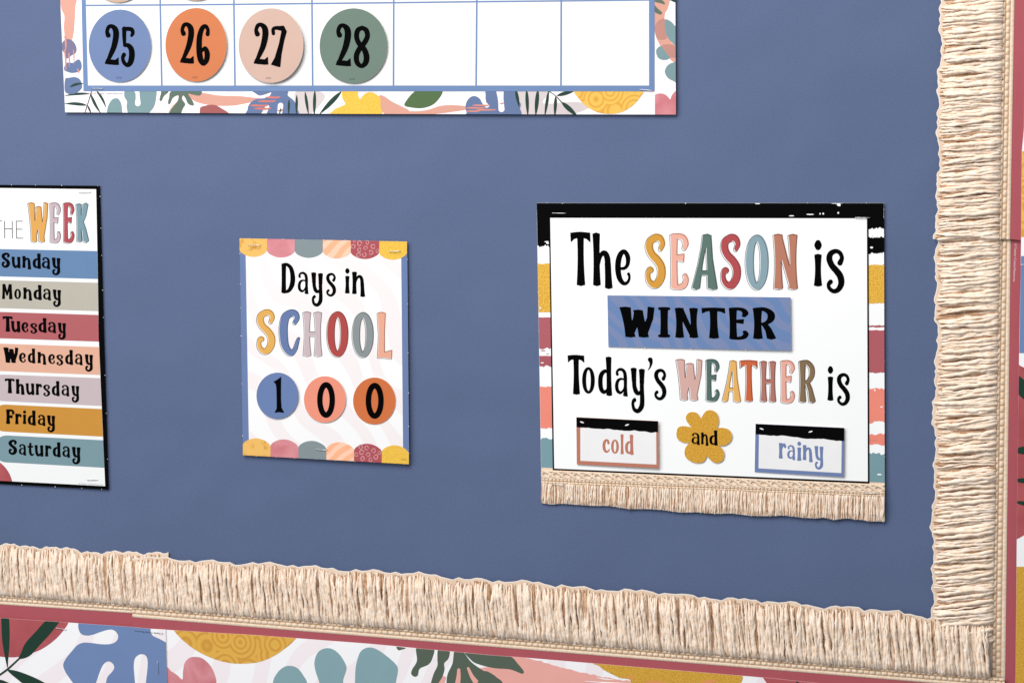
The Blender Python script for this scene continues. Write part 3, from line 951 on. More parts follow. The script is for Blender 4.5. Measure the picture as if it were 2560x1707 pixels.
round_card("number_card", "tan round card above the blue 25 card, only its lower rim showing", "number card", GRP, Z1, (238, -470, 655, 19), "#e3c0a6", [], cb_, (-0.008, -0.012))
round_card("number_card", "peach round card above the orange 26 card, only its lower rim showing", "number card", GRP, Z1, (748, -480, 1160, 7), "#eabf9c", [], cb_, (-0.008, -0.012))

# ------------------------------------------------------------------ weekday chart
ZK = 0.78
WHITE2 = ink("#fafafa", 0.42, 1.04, 0.01)
WD = 0.0018
wk = thing("weekday_chart", "black edged chart of the days of the week with seven coloured banners", "chart", (262, 1222), WD, tilt=(-0.002, -0.003))
acc = Acc()
tl, tr_, br_, bl = (-60, 461.8), (251.2, 464.7), (273.8, 1222.6), (-60, 1205)
slab(acc, [tl, tr_, (262, 842), br_, bl], WD - 0.0004, WD, BLACK, ink("#202024"))
nubs(acc, [((0, 462.4), (251.2, 464.7), (.12, .36, .62, .98)), ((251.2, 464.7), (262, 842), (.07, .28, .46, .69, .87)), ((262, 842), (273.8, 1222.6), (.25, .5, .8)), (bl, br_, (.35, .6, .8, .95))], WD)
acc.build("sheet", wk)
acc = Acc()
wi = Z3([(-210, 116), (950, 130), (968, 1010), (976, 1568)]) + Z4([(992, 1470), (-200, 1410)])
quad(acc, wi, WD + LY, WHITE2)
acc.build("white_panel", wk)
acc = Acc()
shape(acc, WD + 2 * LY, MAROON_WASH, Z4([(-175 + 305 * math.cos(a * .1963), 1490 + 300 * math.sin(a * .1963)) for a in range(32)]), clip=wi, step=0.8)
acc.build("round_motif", wk)
# thin heading THE
acc = Acc()
for a, b in (((-70, 441), (25, 441)), ((-14, 441), (-14, 610)), ((52, 440), (54, 610)), ((127, 441), (129, 610)), ((52, 518), (128, 519)), ((166, 441), (171, 612)), ((166, 443), (230, 443)), ((168, 521), (226, 522)), ((170, 609), (236, 610))):
    a, b = Z3([a])[0], Z3([b])[0]
    v = np.array(b) - np.array(a)
    n = np.array([-v[1], v[0]]) / np.linalg.norm(v) * 0.85
    k = WD + 2 * LY + 0.00001 * random.random()
    quad(acc, [np.array(a) + n, np.array(b) + n, np.array(b) - n, np.array(a) - n], k, DARKINK)
acc.build("lettering", wk)
coloured(wk, Z3, [("W", (284, 254, 482, 646), "#f6b65c"), ("E", (500, 258, 608, 654), "#d9c0c9"), ("E", (630, 258, 740, 655), "#c2545f"), ("K", (756, 260, 884, 652), "#84a8b4")], WD + 2 * LY, 0.01, 0.6, (-1.6, 1.5))
BN = [  # right top, right bottom, left top y, left bottom y (x = 0), colour, centre of the rounded end, lettering
    (Z3, (961, 735), (967, 1008), 715, 983, "#6f93bf", -4, [("S", (22, 750, 107, 900)), ("u", (120, 790, 210, 903)), ("n", (225, 783, 315, 915)), ("d", (328, 757, 412, 910)), ("a", (418, 795, 502, 912)), ("y", (515, 798, 602, 973))]),
    (Z3, (967, 1045), (971, 1322), 1020, 1293, "#cfc8b9", -2, [("M", (28, 1057, 132, 1207)), ("o", (148, 1105, 215, 1205)), ("n", (235, 1092, 325, 1220)), ("d", (337, 1065, 420, 1215)), ("a", (430, 1103, 510, 1218)), ("y", (525, 1110, 608, 1282))]),
    (Z3, (972, 1360), (978, 1621), 1330, 1588, "#c66a6e", 0, [("T", (33, 1372, 132, 1525)), ("u", (115, 1418, 208, 1530)), ("e", (218, 1430, 287, 1530)), ("s", (305, 1440, 375, 1543)), ("d", (385, 1388, 468, 1535)), ("a", (478, 1428, 560, 1538)), ("y", (575, 1435, 657, 1602))]),
    (Z4, (935, 175), (943, 435), 143, 398, "#fbc2a6", 5, [("W", (38, 177, 180, 323)), ("e", (185, 228, 250, 320)), ("d", (268, 187, 340, 328)), ("n", (358, 220, 442, 340)), ("e", (458, 240, 522, 333)), ("s", (535, 245, 600, 347)), ("d", (617, 200, 693, 342)), ("a", (708, 238, 782, 345)), ("y", (800, 242, 878, 405))]),
    (Z4, (946, 465), (957, 723), 430, 677, "#dccace", 9, [("T", (53, 468, 145, 607)), ("h", (155, 472, 240, 620)), ("u", (248, 512, 330, 622)), ("r", (342, 515, 402, 622)), ("s", (412, 525, 478, 635)), ("d", (492, 490, 568, 633)), ("a", (583, 527, 658, 635)), ("y", (675, 533, 750, 693))]),
    (Z4, (959, 752), (970, 1009), 709, 961, "#e2a03e", 15, [("F", (65, 755, 145, 893)), ("r", (150, 795, 212, 895)), ("i", (222, 765, 255, 893)), ("d", (268, 765, 345, 907)), ("a", (362, 805, 435, 910)), ("y", (447, 810, 525, 970))]),
    (Z4, (973, 1043), (985, 1299), 996, 1247, "#88a8b2", 19, [("S", (88, 1037, 170, 1180)), ("a", (185, 1078, 255, 1185)), ("t", (265, 1065, 328, 1190)), ("u", (332, 1088, 415, 1195)), ("r", (430, 1090, 490, 1195)), ("d", (502, 1060, 578, 1202)), ("a", (592, 1098, 665, 1205)), ("y", (680, 1103, 762, 1267))]),
]
for T, rt_, rb_, ly0, ly1, h, cx, items in BN:
    (rx, ry), (rx2, ry2), (_, y0), (_, y1) = T([rt_, rb_, (0, ly0), (0, ly1)])
    r = (y1 - y0) / 2
    pts = [(rx, ry), (rx2, ry2)]
    for k in range(17):
        a = math.pi / 2 + math.pi * k / 16
        pts.append((cx + r * math.cos(a), (y0 + y1) / 2 + r * math.sin(a) + 0.03 * cx))
    acc = Acc()
    quad(acc, pts, WD + 2 * LY, ink(h))
    bo = acc.build("day_banner", wk)
    word("lettering", sub(bo, wk), T, items, WD + 3 * LY, DARKINK, 0.03, 0.9)
tiny_text("imprint", wk, "© Teacher Created Resources", (199, 1208.6), (260, 1212), 3.2, WD + 2 * LY, GREY)

# ------------------------------------------------------------------ school chart
ZK = 0.85
SD = 0.0030
sc = thing("school_day_chart", "small blue edged chart with scalloped ends reading Days in SCHOOL", "chart", (818, 1160), SD, tilt=(-0.006, -0.006))
acc = Acc()
sq = Z5([(105, 78), (2204, 118)]) + Z6([(2235, 1493), (153, 1383)])
slab(acc, sq, SD - 0.0004, SD, ink("#7288b8"), EDGE)
s0, s1, s2, s3 = sq
nubs(acc, [(s0, s1, (.06, .16, .26, .38, .5, .63, .75, .94)), (s1, s2, (.08, .28, .5, .68, .83, .95)), (s2, s3, (.03, .09, .21, .325, .445, .56, .69, .8, .92)), (s3, s0, (.09, .33, .55, .68, .79, .93))], SD)
acc.build("sheet", sc)
acc = Acc()
quad(acc, Z5([(180, 200), (2131, 240)]) + Z6([(2162, 1400), (230, 1300)]), SD + LY, ZEBRA_PALE)
acc.build("zebra_panel", sc)
leop_base, leop_spot = ink("#bb565e"), ink("#dd9a9c")
scal = [GOLD_SPOT, ROSE, ink("#8f9ca0"), PEACH_ZEBRA, leop_base, YELLOW_FOIL]


def leopard(acc, spots, T, depth):
    for x, y, s in spots:
        a0 = random.uniform(0, 6)
        pts = []
        for k in range(8):
            a = a0 + k * 0.76
            pts.append((x + s * (1 + .2 * random.uniform(-1, 1)) * math.cos(a), y + s * (1.1 + .2 * random.uniform(-1, 1)) * math.sin(a), s * .3))
        shape(acc, depth, leop_spot, stroke=T(pts), step=0.5)


xt = [105, 450, 797, 1150, 1500, 1857, 2204]
yb = [310, 318, 322, 328, 337, 345]
for i in range(6):
    acc = Acc()
    a, b = xt[i], xt[i + 1]
    ya, yb_ = 78 + 40 * (a - 105) / 2100, 78 + 40 * (b - 105) / 2100
    sj = yb[i] - 82
    pts = [(a, ya), (b, yb_)]
    for k in range(25):
        t = k / 24
        pts.append((b + (a - b) * t, sj + 82 * math.sin(math.pi * t) ** 0.62))
    quad(acc, Z5(pts), SD + (2 + (i % 2) * .5) * LY, scal[i])
    if i == 4:
        leopard(acc, [(1610, 140, 25), (1710, 130, 20), (1780, 178, 24), (1685, 197, 20), (1607, 222, 23), (1530, 180, 24), (1755, 252, 22), (1672, 283, 22), (1597, 285, 22), (1835, 235, 18), (1545, 120, 14)], Z5, SD + 3.2 * LY)
    acc.build("scallop", sc)
xb = [153, 500, 850, 1200, 1547, 1895, 2233]
yt = [1172, 1185, 1203, 1220, 1238, 1257]
for i in range(6):
    acc = Acc()
    a, b = xb[i], xb[i + 1]
    ya, yb_ = 1383 + 110 * (a - 153) / 2082, 1383 + 110 * (b - 153) / 2082
    sj = yt[i] + 82 + 6
    pts = [(a, ya - .5), (b, yb_ - .5)]
    for k in range(25):
        t = k / 24
        pts.append((b + (a - b) * t, sj + 10 - 20 * t - 88 * math.sin(math.pi * t) ** 0.62))
    quad(acc, Z6(pts), SD + (2 + (i % 2) * .5) * LY, scal[i])
    if i == 4:
        leopard(acc, [(1630, 1280, 22), (1705, 1290, 22), (1790, 1325, 22), (1645, 1345, 24), (1725, 1372, 22), (1575, 1375, 20), (1820, 1400, 24), (1655, 1425, 24), (1755, 1440, 20), (1865, 1350, 18)], Z6, SD + 3.2 * LY)
    acc.build("scallop", sc)
word("lettering", sc, Z5, [("D", (630, 383, 805, 767)), ("a", (835, 495, 972, 775)), ("y", (1003, 500, 1153, 932)), ("s", (1190, 508, 1317, 807))], SD + 2 * LY, DARKINK, 0.01)
word("lettering", sc, Z5, [("i", (1427, 450, 1488, 768)), ("n", (1515, 493, 1682, 810))], SD + 2 * LY, DARKINK, 0.01)
coloured(sc, Z5, [("S", (328, 960, 560, 1522), "#f4b95c"), ("C", (608, 962, 868, 1543), "#6d83b4"), ("H", (906, 988, 1150, 1548), "#d8c3c8"), ("O", (1206, 986, 1475, 1556), "#bd4c47"), ("O", (1524, 996, 1793, 1562), "#959d9e"), ("L", (1838, 992, 2025, 1578), "#fab79b")], SD + 2 * LY, 0.015, 0.55, (-1.7, 1.7))
tiny_text("imprint", sc, "© TCR", Z6([(2138, 1442)])[0], Z6([(2204, 1445)])[0], 3.6, SD + 3 * LY, ink("#55503c"))
GR2 = "round digit cards on the school chart"
sb = SD + 0.00055
round_card("digit_card", "blue round card with the digit 1", "digit card", GR2, Z6, (328, 350, 856, 927), "#7189bb", [("1", (543, 403, 677, 852))], sb, (-0.005, -0.01))
round_card("digit_card", "salmon pink round card with a zero beside the blue card", "digit card", GR2, Z6, (921, 395, 1449, 975), "#ff9f86", [("0", (1088, 468, 1312, 913))], sb, (-0.006, -0.014))
round_card("digit_card", "orange round card with a zero at the right end of the row", "digit card", GR2, Z6, (1535, 411, 2069, 996), "#e07a44", [("0", (1694, 477, 1921, 925))], sb, (-0.006, -0.014))

# ------------------------------------------------------------------ season and weather chart
ZK = 0.92
PD = 0.0021
se = thing("season_chart", "wide chart reading The SEASON is and Today's WEATHER is, with striped sides", "chart", (1785, 1285), PD, tilt=(-0.004, -0.003))
acc = Acc()
rnd = random.Random(5)
tipl = [(1355, 1257)]
fr_tip = [(92, 1012), (150, 1022), (230, 1015), (300, 1022), (420, 1030), (520, 1030), (650, 1050), (760, 1050), (860, 1055), (980, 1072), (1080, 1070), (1200, 1080), (1310, 1078), (1420, 1092), (1540, 1095), (1640, 1090), (1760, 1105), (1850, 1108), (1900, 1103), (1960, 1120), (2030, 1108), (2130, 1118), (2200, 1128), (2285, 1128)]
fr_in = [(x, y - 3) for x, y in fr_tip]
slab(acc, Z7([(57, 45), (2277, 45)]) + Z8(fr_tip[::-1]), PD - 0.0004, PD, WHITE, EDGE)
nubs(acc, [(Z7([(57, 45)])[0], Z7([(2277, 45)])[0], (.03, .08, .43, .63, .78, .95)), (Z7([(57, 45)])[0], Z8([(92, 1000)])[0], (.035, .07, .3, .43, .57, .72, .86)), (Z7([(2277, 45)])[0], Z8([(2285, 1120)])[0], (.02, .1, .2, .33, .5, .66, .8, .93))], PD)
acc.build("sheet", se)
acc = Acc()
W0 = Z7([(57, 45)])[0]


def side_x(z8y, right):
    """edges of the striped side columns at height y (Z8 units)"""
    t = (z8y + 901) / 1900
    return ((2278 + 6 * t, 2170 + 8 * t) if right else (58 + 35 * t, 150 + 22 * t))


def stripe(y0, y1, mat, right, amp0, amp1, dl=1, slope=0.0):
    xa, xb_ = side_x(y0, right)
    xc, xd = side_x(y1, right)
    top = ragged((xa, y0), (xb_, y0 + slope), 16, amp0, rnd)
    bot = ragged((xc, y1), (xd, y1 + slope), 16, amp1, rnd)
    quad(acc, Z8(top + bot[::-1]), PD + dl * LY, mat)


SALM = ink("#fb927f")
Y7 = 945.9
# top band
quad(acc, Z7([(57.5, 45.5), (2276.5, 45.5), (2275.5, 150), (60, 150)]), PD + 2 * LY, BLACK)
stripe(150 - Y7 - 8, 322 - Y7, BLACK, False, 0.3, 9, 1)
stripe(432 - Y7, 742 - Y7, GOLD_FOIL, False, 1.5, 3)
stripe(774 - Y7, 974 - Y7, ink("#b8636a"), False, 1, 5)
stripe(1020 - Y7, 1030 - Y7, ink("#b8636a"), False, 1.5, 1.5)
stripe(80, 138, ink("#b05c66"), False, 3, 8)
stripe(268, 535, SALM, False, 3, 4)
stripe(607, 800, ink("#7fa3ab"), False, 7, 0.3)
stripe(150 - Y7 - 8, 210 - Y7, BLACK, True, 0.3, 8, 1)
stripe(262 - Y7, 363 - Y7, BLACK, True, 8, 9)
stripe(440 - Y7, 685 - Y7, GOLD_FOIL, True, 5, 3)
stripe(826 - Y7, 836 - Y7, ink("#b8636a"), True, 2, 2)
stripe(856 - Y7, 180, ink("#b96068"), True, 3, 4)
stripe(281, 494, SALM, True, 5, 7)
stripe(570, 640, SALM, True, 6, 6)
stripe(692, 892, ink("#7fa3ab"), True, 8, 0.3)
# dry-brush flecks in the black
for x, y, w, h in ((1470, 48, 22, 5), (1990, 56, 14, 11), (1975, 47, 40, 3), (1688, 127, 17, 4), (1803, 117, 28, 4), (1870, 113, 5, 6), (1890, 113, 6, 6), (1986, 107, 6, 7), (2195, 252, 12, 14), (2225, 258, 12, 7), (2200, 328, 10, 6), (122, 292, 14, 4), (128, 300, 8, 8), (85, 330, 12, 5), (82, 715, 5, 6), (1010, 47, 5, 3), (222, 47, 5, 2)):
    pts = [(x + w * math.cos(a * .785) * rnd.uniform(.7, 1.2), y + h * math.sin(a * .785) * rnd.uniform(.7, 1.2)) for a in range(8)]
    pts = [(px, max(46.5, py)) for px, py in pts]
    quad(acc, Z7(pts), PD + 3.5 * LY, WHITE)
for x, y, w, h, m in ((2220, 292, 8, 5, WHITE), (2265, 398, 9, 4, WHITE), (100, 40, 18, 3, ink("#b8636a")), (130, 60, 14, 2, ink("#b8636a")), (95, 118, 12, 4, WHITE), (2250, 830, 16, 5, WHITE), (2215, 610, 30, 3, SALM)):
    pts = [(x + w * math.cos(a * .785) * rnd.uniform(.7, 1.2), y + h * math.sin(a * .785) * rnd.uniform(.7, 1.2)) for a in range(8)]
    quad(acc, Z8(pts), PD + 3.5 * LY, m)
acc.build("striped_border", se)
acc = Acc()
quad(acc, Z7([(136, 131), (2179, 134)]) + Z8([(2187, 887), (163, 802)]), PD + 4 * LY, BLACK)
acc.build("black_frame", se)
acc = Acc()
quad(acc, Z7([(145, 140), (2169.5, 143)]) + Z8([(2177, 874), (173, 792)]), PD + 5 * LY, WHITE)
acc.build("white_panel", se)
PL = PD + 6 * LY
word("lettering", se, Z7, [("T", (273, 228, 403, 575)), ("h", (415, 233, 545, 594)), ("e", (560, 340, 660, 571))], PL, DARKINK, 0.01)
word("lettering", se, Z7, [("i", (1831, 280, 1884, 578)), ("s", (1910, 337, 2027, 622))], PL, DARKINK, 0.01)
coloured(se, Z7, [("S", (756, 239, 886, 588), "#e0a23f"), ("E", (914, 236, 1034, 596), "#f8b8a4"), ("A", (1054, 240, 1218, 598), "#5f7b71"), ("S", (1237, 240, 1367, 593), "#ba4d51"), ("O", (1396, 245, 1544, 597), "#90abb6"), ("N", (1574, 240, 1731, 596), "#c28068")], PL, 0.01, 0.6, (-2.2, 2.0))
word("lettering", se, Z8, [("T", (257, 67, 365, 322)), ("o", (350, 145, 432, 315)), ("d", (452, 77, 543, 330)), ("a", (560, 150, 643, 333)), ("y", (660, 148, 752, 440)), ("'", (770, 83, 802, 165)), ("s", (810, 155, 890, 358))], PL, DARKINK, 0.025)
coloured(se, Z8, [("W", (953, 90, 1121, 356), "#e0b4aa"), ("E", (1143, 93, 1231, 364), "#56736b"), ("A", (1249, 99, 1369, 367), "#f3bb68"), ("T", (1360, 99, 1473, 364), "#d8693c"), ("H", (1490, 104, 1593, 366), "#ba7a6c"), ("E", (1622, 99, 1713, 374), "#f6b3a1"), ("R", (1738, 98, 1845, 372), "#8b7253")], PL, 0.025, 0.6, (-2.0, 1.9))
word("lettering", se, Z8, [("i", (1918, 138, 1957, 360)), ("s", (1978, 182, 2063, 392))], PL, DARKINK, 0.025)


def tubes(paths, radii, sides=7, flat=1.0, twist=0.0, lobes=2, lobe=0.0, flip=None):
    """many tubes as one vertex/face array; paths (n, m, 3) = x, depth, z in board metres"""
    n, m, _ = paths.shape
    tan = np.gradient(paths, axis=1)
    tan /= np.linalg.norm(tan, axis=2, keepdims=True) + 1e-12
    side = np.stack([tan[:, :, 2], np.zeros((n, m)), -tan[:, :, 0]], 2)
    side /= np.linalg.norm(side, axis=2, keepdims=True) + 1e-12
    up = np.cross(side, tan)
    an = np.linspace(0, 2 * math.pi, sides, endpoint=False)
    ph = (np.arange(m) * twist)[None, :, None] + RNG.uniform(0, 6.28, (n, 1, 1))
    rr = radii[:, :, None] * (1 + lobe * np.cos(lobes * an[None, None, :] - ph))
    V = paths[:, :, None, :] + side[:, :, None, :] * (rr * np.cos(an))[..., None] + up[:, :, None, :] * (rr * np.sin(an) * flat)[..., None]
    idx = np.arange(n * m * sides).reshape(n, m, sides)
    a = idx[:, :-1]
    b = np.roll(idx, -1, 2)[:, :-1]
    c = np.roll(idx, -1, 2)[:, 1:]
    d = idx[:, 1:]
    Fq = np.stack([a, b, c, d], -1).reshape(-1, 4)
    return V.reshape(-1, 3), Fq


def fringe(name, parent, base, tip, n, r, mat, depth, bulge, lean, m=26, layers=2, wander=0.0016, shaded=YARN_SHADED, over=0.0):
    """yarn hanging from a heading: base and tip are functions of t giving measured points"""
    Vs, Fs, Ms, nv = [], [], [], 0
    for lay in range(layers):
        t = (np.arange(n) + 0.5 * lay + RNG.uniform(-.3, .3, n)) / n
        t = np.clip(t, 0.001, 0.999)
        P0 = B([base(x) for x in t])
        P1 = B([tip(min(max(x + lean + RNG.normal() * over, 0.0), 1.0)) for x in t])
        P1 = P0 + (P1 - P0) * RNG.uniform(.95, 1.045, (n, 1))
        s = np.linspace(0, 1, m)
        path = P0[:, None, :] * (1 - s[None, :, None]) + P1[:, None, :] * s[None, :, None]
        al = P0[-1] - P0[0]
        al /= np.linalg.norm(al)
        x = (P0 - P0[0]) @ al
        # clumps: neighbouring strands drift together and apart along their length
        ph = RNG.uniform(0, 6.28, 6)
        cl = sum(np.sin(x[:, None] * f + s[None, :] * g + p) * a_ for f, g, p, a_ in ((700, 2.2, ph[0], 1), (1150, -3, ph[1], .7), (310, 1.6, ph[2], .8)))
        ind = np.cumsum(RNG.normal(size=(n, m)), 1) * 0.16 * (1 if lay else 1.0)
        ind -= ind[:, :1]
        hf = np.sin(s[None, :] * RNG.uniform(14, 26, (n, 1)) + RNG.uniform(0, 6.28, (n, 1))) * 0.09
        off = wander * (0.55 * cl * np.minimum(1, s * 3)[None, :] + ind * 0.55 + hf * np.minimum(1, s * 4)[None, :])
        path = path + off[:, :, None] * al[None, None, :]
        prof = (np.minimum(1, s * 8) ** 0.5) * (1 - 0.82 * np.clip((s - .72) / .28, 0, 1) ** 1.5)
        front = lay == layers - 1
        dep = depth + bulge * (0.18 if not front else 0.62) * prof[None, :] + (RNG.normal(size=(n, m)).cumsum(1) * 0.03 + RNG.uniform(-.33, .22, (n, 1))) * bulge * (1 if front else .4) * prof[None, :]
        rad = r * (0.86 + RNG.uniform(-.36, .3, (n, 1))) * (1 + 0.12 * np.sin(s[None, :] * RNG.uniform(10, 22, (n, 1)) + RNG.uniform(0, 6, (n, 1)))) * (1 - .5 * np.clip((s[None, :] - .78) / .22, 0, 1))
        p3 = np.stack([path[:, :, 0], np.maximum(dep, depth - 0.0002), path[:, :, 1]], 2)
        V, Fq = tubes(p3, rad, 8, 1.1, 0.5, 2, 0.1)
        Vs.append(V)
        Fs.append(Fq + nv)
        # most back strands get the darker copy, painting shade between the front ones
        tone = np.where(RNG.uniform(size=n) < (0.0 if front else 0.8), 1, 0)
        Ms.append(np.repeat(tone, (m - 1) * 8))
        nv += len(V)
    V, Fq, Mi = np.concatenate(Vs), np.concatenate(Fs), np.concatenate(Ms)
    V = np.stack([V[:, 0], -V[:, 1], V[:, 2]], 1) - np.array(parent["org"])
    me = bpy.data.meshes.new(name)
    me.vertices.add(len(V))
    me.vertices.foreach_set("co", V.astype(np.float32).ravel())
    me.loops.add(len(Fq) * 4)
    me.loops.foreach_set("vertex_index", Fq.astype(np.int32).ravel())
    me.polygons.add(len(Fq))
    me.polygons.foreach_set("loop_start", (np.arange(len(Fq)) * 4).astype(np.int32))
    me.materials.append(mat)
    me.materials.append(shaded)
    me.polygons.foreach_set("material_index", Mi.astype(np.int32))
    me.polygons.foreach_set("use_smooth", np.ones(len(Fq), bool))
    me.update(calc_edges=True)
    me.validate()
    o = bpy.data.objects.new(name, me)
    COL.objects.link(o)
    o.parent = parent["obj"]
    return o


def braid(name, parent, top, bot, pitch, depth, hgt, mat, rows=((0, .3, 0.0), (.3, .68, 0.5)), hem=True, nv=18):
    """woven heading: rows of rounded knots over a smooth hem; top/bot are functions of t"""
    ends = B([top(0), top(1)])
    L = np.linalg.norm(ends[1] - ends[0])
    nu = int(L / pitch * 9)
    T = np.linspace(0, 1, nu + 1)
    A, Z = B([top(t) for t in T]), B([bot(t) for t in T])
    v = np.linspace(0, 1, nv)
    XZ = A[:, None] * (1 - v[None, :, None]) + Z[:, None] * v[None, :, None]
    kj = RNG.uniform(-.12, .12, 4000)
    H = np.full((nu + 1, nv), 0.12)
    s = T * L / pitch
    for a, b, ph in rows:
        vv = np.clip((v - a) / (b - a), 0, 1)
        across = np.sin(math.pi * vv) ** 0.55
        u = s + ph
        cell = np.floor(u).astype(int) % 4000
        along = np.abs(np.sin(math.pi * (u + 0.0))) ** 0.45 * (1 + kj[cell])
        H = np.maximum(H, along[:, None] * across[None, :] * ((v >= a) & (v <= b))[None, :])
    if hem:
        a = rows[-1][1]
        vv = np.clip((v - a) / (1 - a), 0, 1)
        H = np.maximum(H, (np.sin(math.pi * vv) ** 0.5)[None, :] * (0.55 + .06 * np.sin(s * 9)[:, None]) * (v >= a)[None, :])
    acc = Acc()
    idx = np.arange((nu + 1) * nv).reshape(nu + 1, nv)
    f = np.stack([idx[:-1, :-1], idx[:-1, 1:], idx[1:, 1:], idx[1:, :-1]], -1).reshape(-1, 4)
    xz = XZ.reshape(-1, 2)
    if area(xz[f[0]]) < 0:
        f = f[:, ::-1]
    low = H.reshape(-1)[f].mean(1) < 0.5  # faces low in the relief, coloured darker as gap shade
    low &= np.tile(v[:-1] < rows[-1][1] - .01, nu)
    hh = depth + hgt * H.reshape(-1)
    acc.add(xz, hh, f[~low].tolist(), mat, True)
    acc.add(xz, hh, f[low].tolist(), BRAID_GAP_SHADE, True)
    return acc.build(name, parent)


# the chart's own macrame foot
def lerp(a, b):
    a, b = np.array(a, float), np.array(b, float)
    return lambda t: tuple(a + (b - a) * t)


def poly_f(pts):
    p = np.asarray(pts, float)
    x = (p[:, 0] - p[0, 0]) / (p[-1, 0] - p[0, 0]) if abs(p[-1, 0] - p[0, 0]) > abs(p[-1, 1] - p[0, 1]) else (p[:, 1] - p[0, 1]) / (p[-1, 1] - p[0, 1])
    return lambda t: (float(np.interp(t, x, p[:, 0])), float(np.interp(t, x, p[:, 1])))


acc = Acc()
quad(acc, Z8([(91, 786), (165, 790), (165, 803), (2187, 888), (2187, 878), (2284, 882)] + fr_in[::-1]), PD + 2 * LY, YARN_TIP)
acc.build("fringe_ground", se)
mac_t, mac_b = lerp(*Z8([(91, 806), (2284, 897)])), lerp(*Z8([(91, 851), (2284, 945)]))
paths = []
tt = np.linspace(0, 1, 900)
MT, MB_ = B([mac_t(t) for t in tt]), B([mac_b(t) for t in tt])
for k, (ph, off) in enumerate(((0, 0), (math.pi, 0), (0.5, 0), (math.pi + .5, 0))):
    w = 0.5 + 0.36 * np.sin(tt * 2 * math.pi * 16.5 + ph)
    xz = MT * (1 - w[:, None]) + MB_ * w[:, None]
    paths.append(np.stack([xz[:, 0], PD + 4 * LY + 0.0003 + 0.0003 * np.cos(tt * 2 * math.pi * 16.5 + ph), xz[:, 1]], 1))
for w in (0.03, 0.97):
    xz = MT * (1 - w) + MB_ * w
    paths.append(np.stack([xz[:, 0], np.full(900, PD + 4 * LY + .0003), xz[:, 1]], 1))
V, Fq = tubes(np.array(paths), np.full((6, 900), 0.00075), 6, 0.6, 0.7, 2, .25)
acc = Acc()
acc.add(V[:, [0, 2]], V[:, 1], Fq.tolist(), BRAID, True)
acc.build("macrame_band", se)
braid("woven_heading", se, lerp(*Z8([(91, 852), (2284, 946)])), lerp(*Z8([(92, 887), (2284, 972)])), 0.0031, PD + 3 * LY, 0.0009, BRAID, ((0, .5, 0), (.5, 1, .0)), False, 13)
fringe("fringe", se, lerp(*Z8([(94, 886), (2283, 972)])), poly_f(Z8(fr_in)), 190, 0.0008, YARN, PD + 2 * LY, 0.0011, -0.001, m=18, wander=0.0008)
tiny_text("imprint", se, "© TCR", Z8([(2192, 1090)])[0], Z8([(2232, 1093)])[0], 3.4, PD + 0.0016, ink("#6a5238"))


def rect_card(name, label, cat, T, q, base, front, tilt, group=None, tabs=None):
    pts = T(q)
    c = np.mean(pts, 0)
    t = thing(name, label, cat, tuple(c), base, group, tilt)
    acc = Acc()
    slab(acc, pts, base - 0.0004, base, front, EDGE)
    if tabs:
        nubs(acc, tabs, base)
    acc.build("sheet", t)
    return t


kb = PL + 0.0005
wc = rect_card("season_card", "blue zebra striped card reading WINTER", "word card", Z7, [(513, 633), (1685, 645), (1690, 985), (520, 962)], kb, WINTER_ZEBRA, (-0.006, -0.009),
               tabs=[(a, b, ts) for (a, b), ts in zip(zip(Z7([(513, 633), (1690, 985), (520, 962)]), Z7([(1685, 645), (520, 962), (513, 633)])), ((.03, .4, .55, .83), (.25, .55, .8), (.5,)))])
word("lettering", wc, Z7, [("W", (590, 704, 815, 902)), ("I", (838, 707, 916, 902)), ("N", (945, 711, 1096, 905)), ("T", (1115, 710, 1268, 909)), ("E", (1290, 709, 1418, 916)), ("R", (1443, 708, 1594, 914))], kb + LY, DARKINK, 0.01)


def weather_card(label, q, h, inner, blk, items):
    t = rect_card("weather_card", label, "word card", Z8, q, kb + 0.0005, ink(h), (-0.008, -0.016), "weather word cards on the season chart")
    b = kb + 0.0005
    acc = Acc()
    quad(acc, Z8(inner), b + LY, ink("#f8f6f6", 0.45, 0.9))
    acc.build("white_panel", t)
    acc = Acc()
    rg = ragged(blk[1], blk[0], 34, 2.6, rnd)
    rg = [(x + (0 if 0 < i < 34 else 0), y + (7 * max(0, (x - blk[0][0]) / (blk[1][0] - blk[0][0]) - .0) * math.sin(i * .5) * .4)) for i, (x, y) in enumerate(rg)]
    e = 1.2
    quad(acc, Z8([(q[0][0] + e, q[0][1] + e), (q[1][0] - e, q[1][1] + e)] + [(min(max(x, q[0][0] + e), q[1][0] - e), y) for x, y in rg]), b + 2 * LY, BLACK)
    fx0, fy0 = q[0]
    for x, y in ((0.07, 35), (0.62, 38)):
        cx_, cy_ = fx0 + (q[1][0] - fx0) * x, fy0 + y + (q[1][1] - fy0) * x - 4
        sg = 1 if x < .3 else -1
        shape(acc, b + 3 * LY, WHITE, stroke=Z8([(cx_ - 11, cy_ - 4 * sg, 2), (cx_, cy_, 4.5), (cx_ + 11, cy_ + 3 * sg, 2)]), step=0.5)
    acc.build("brush_band", t)
    word("lettering", t, Z8, items, b + 2 * LY, ink(h), 0.03)


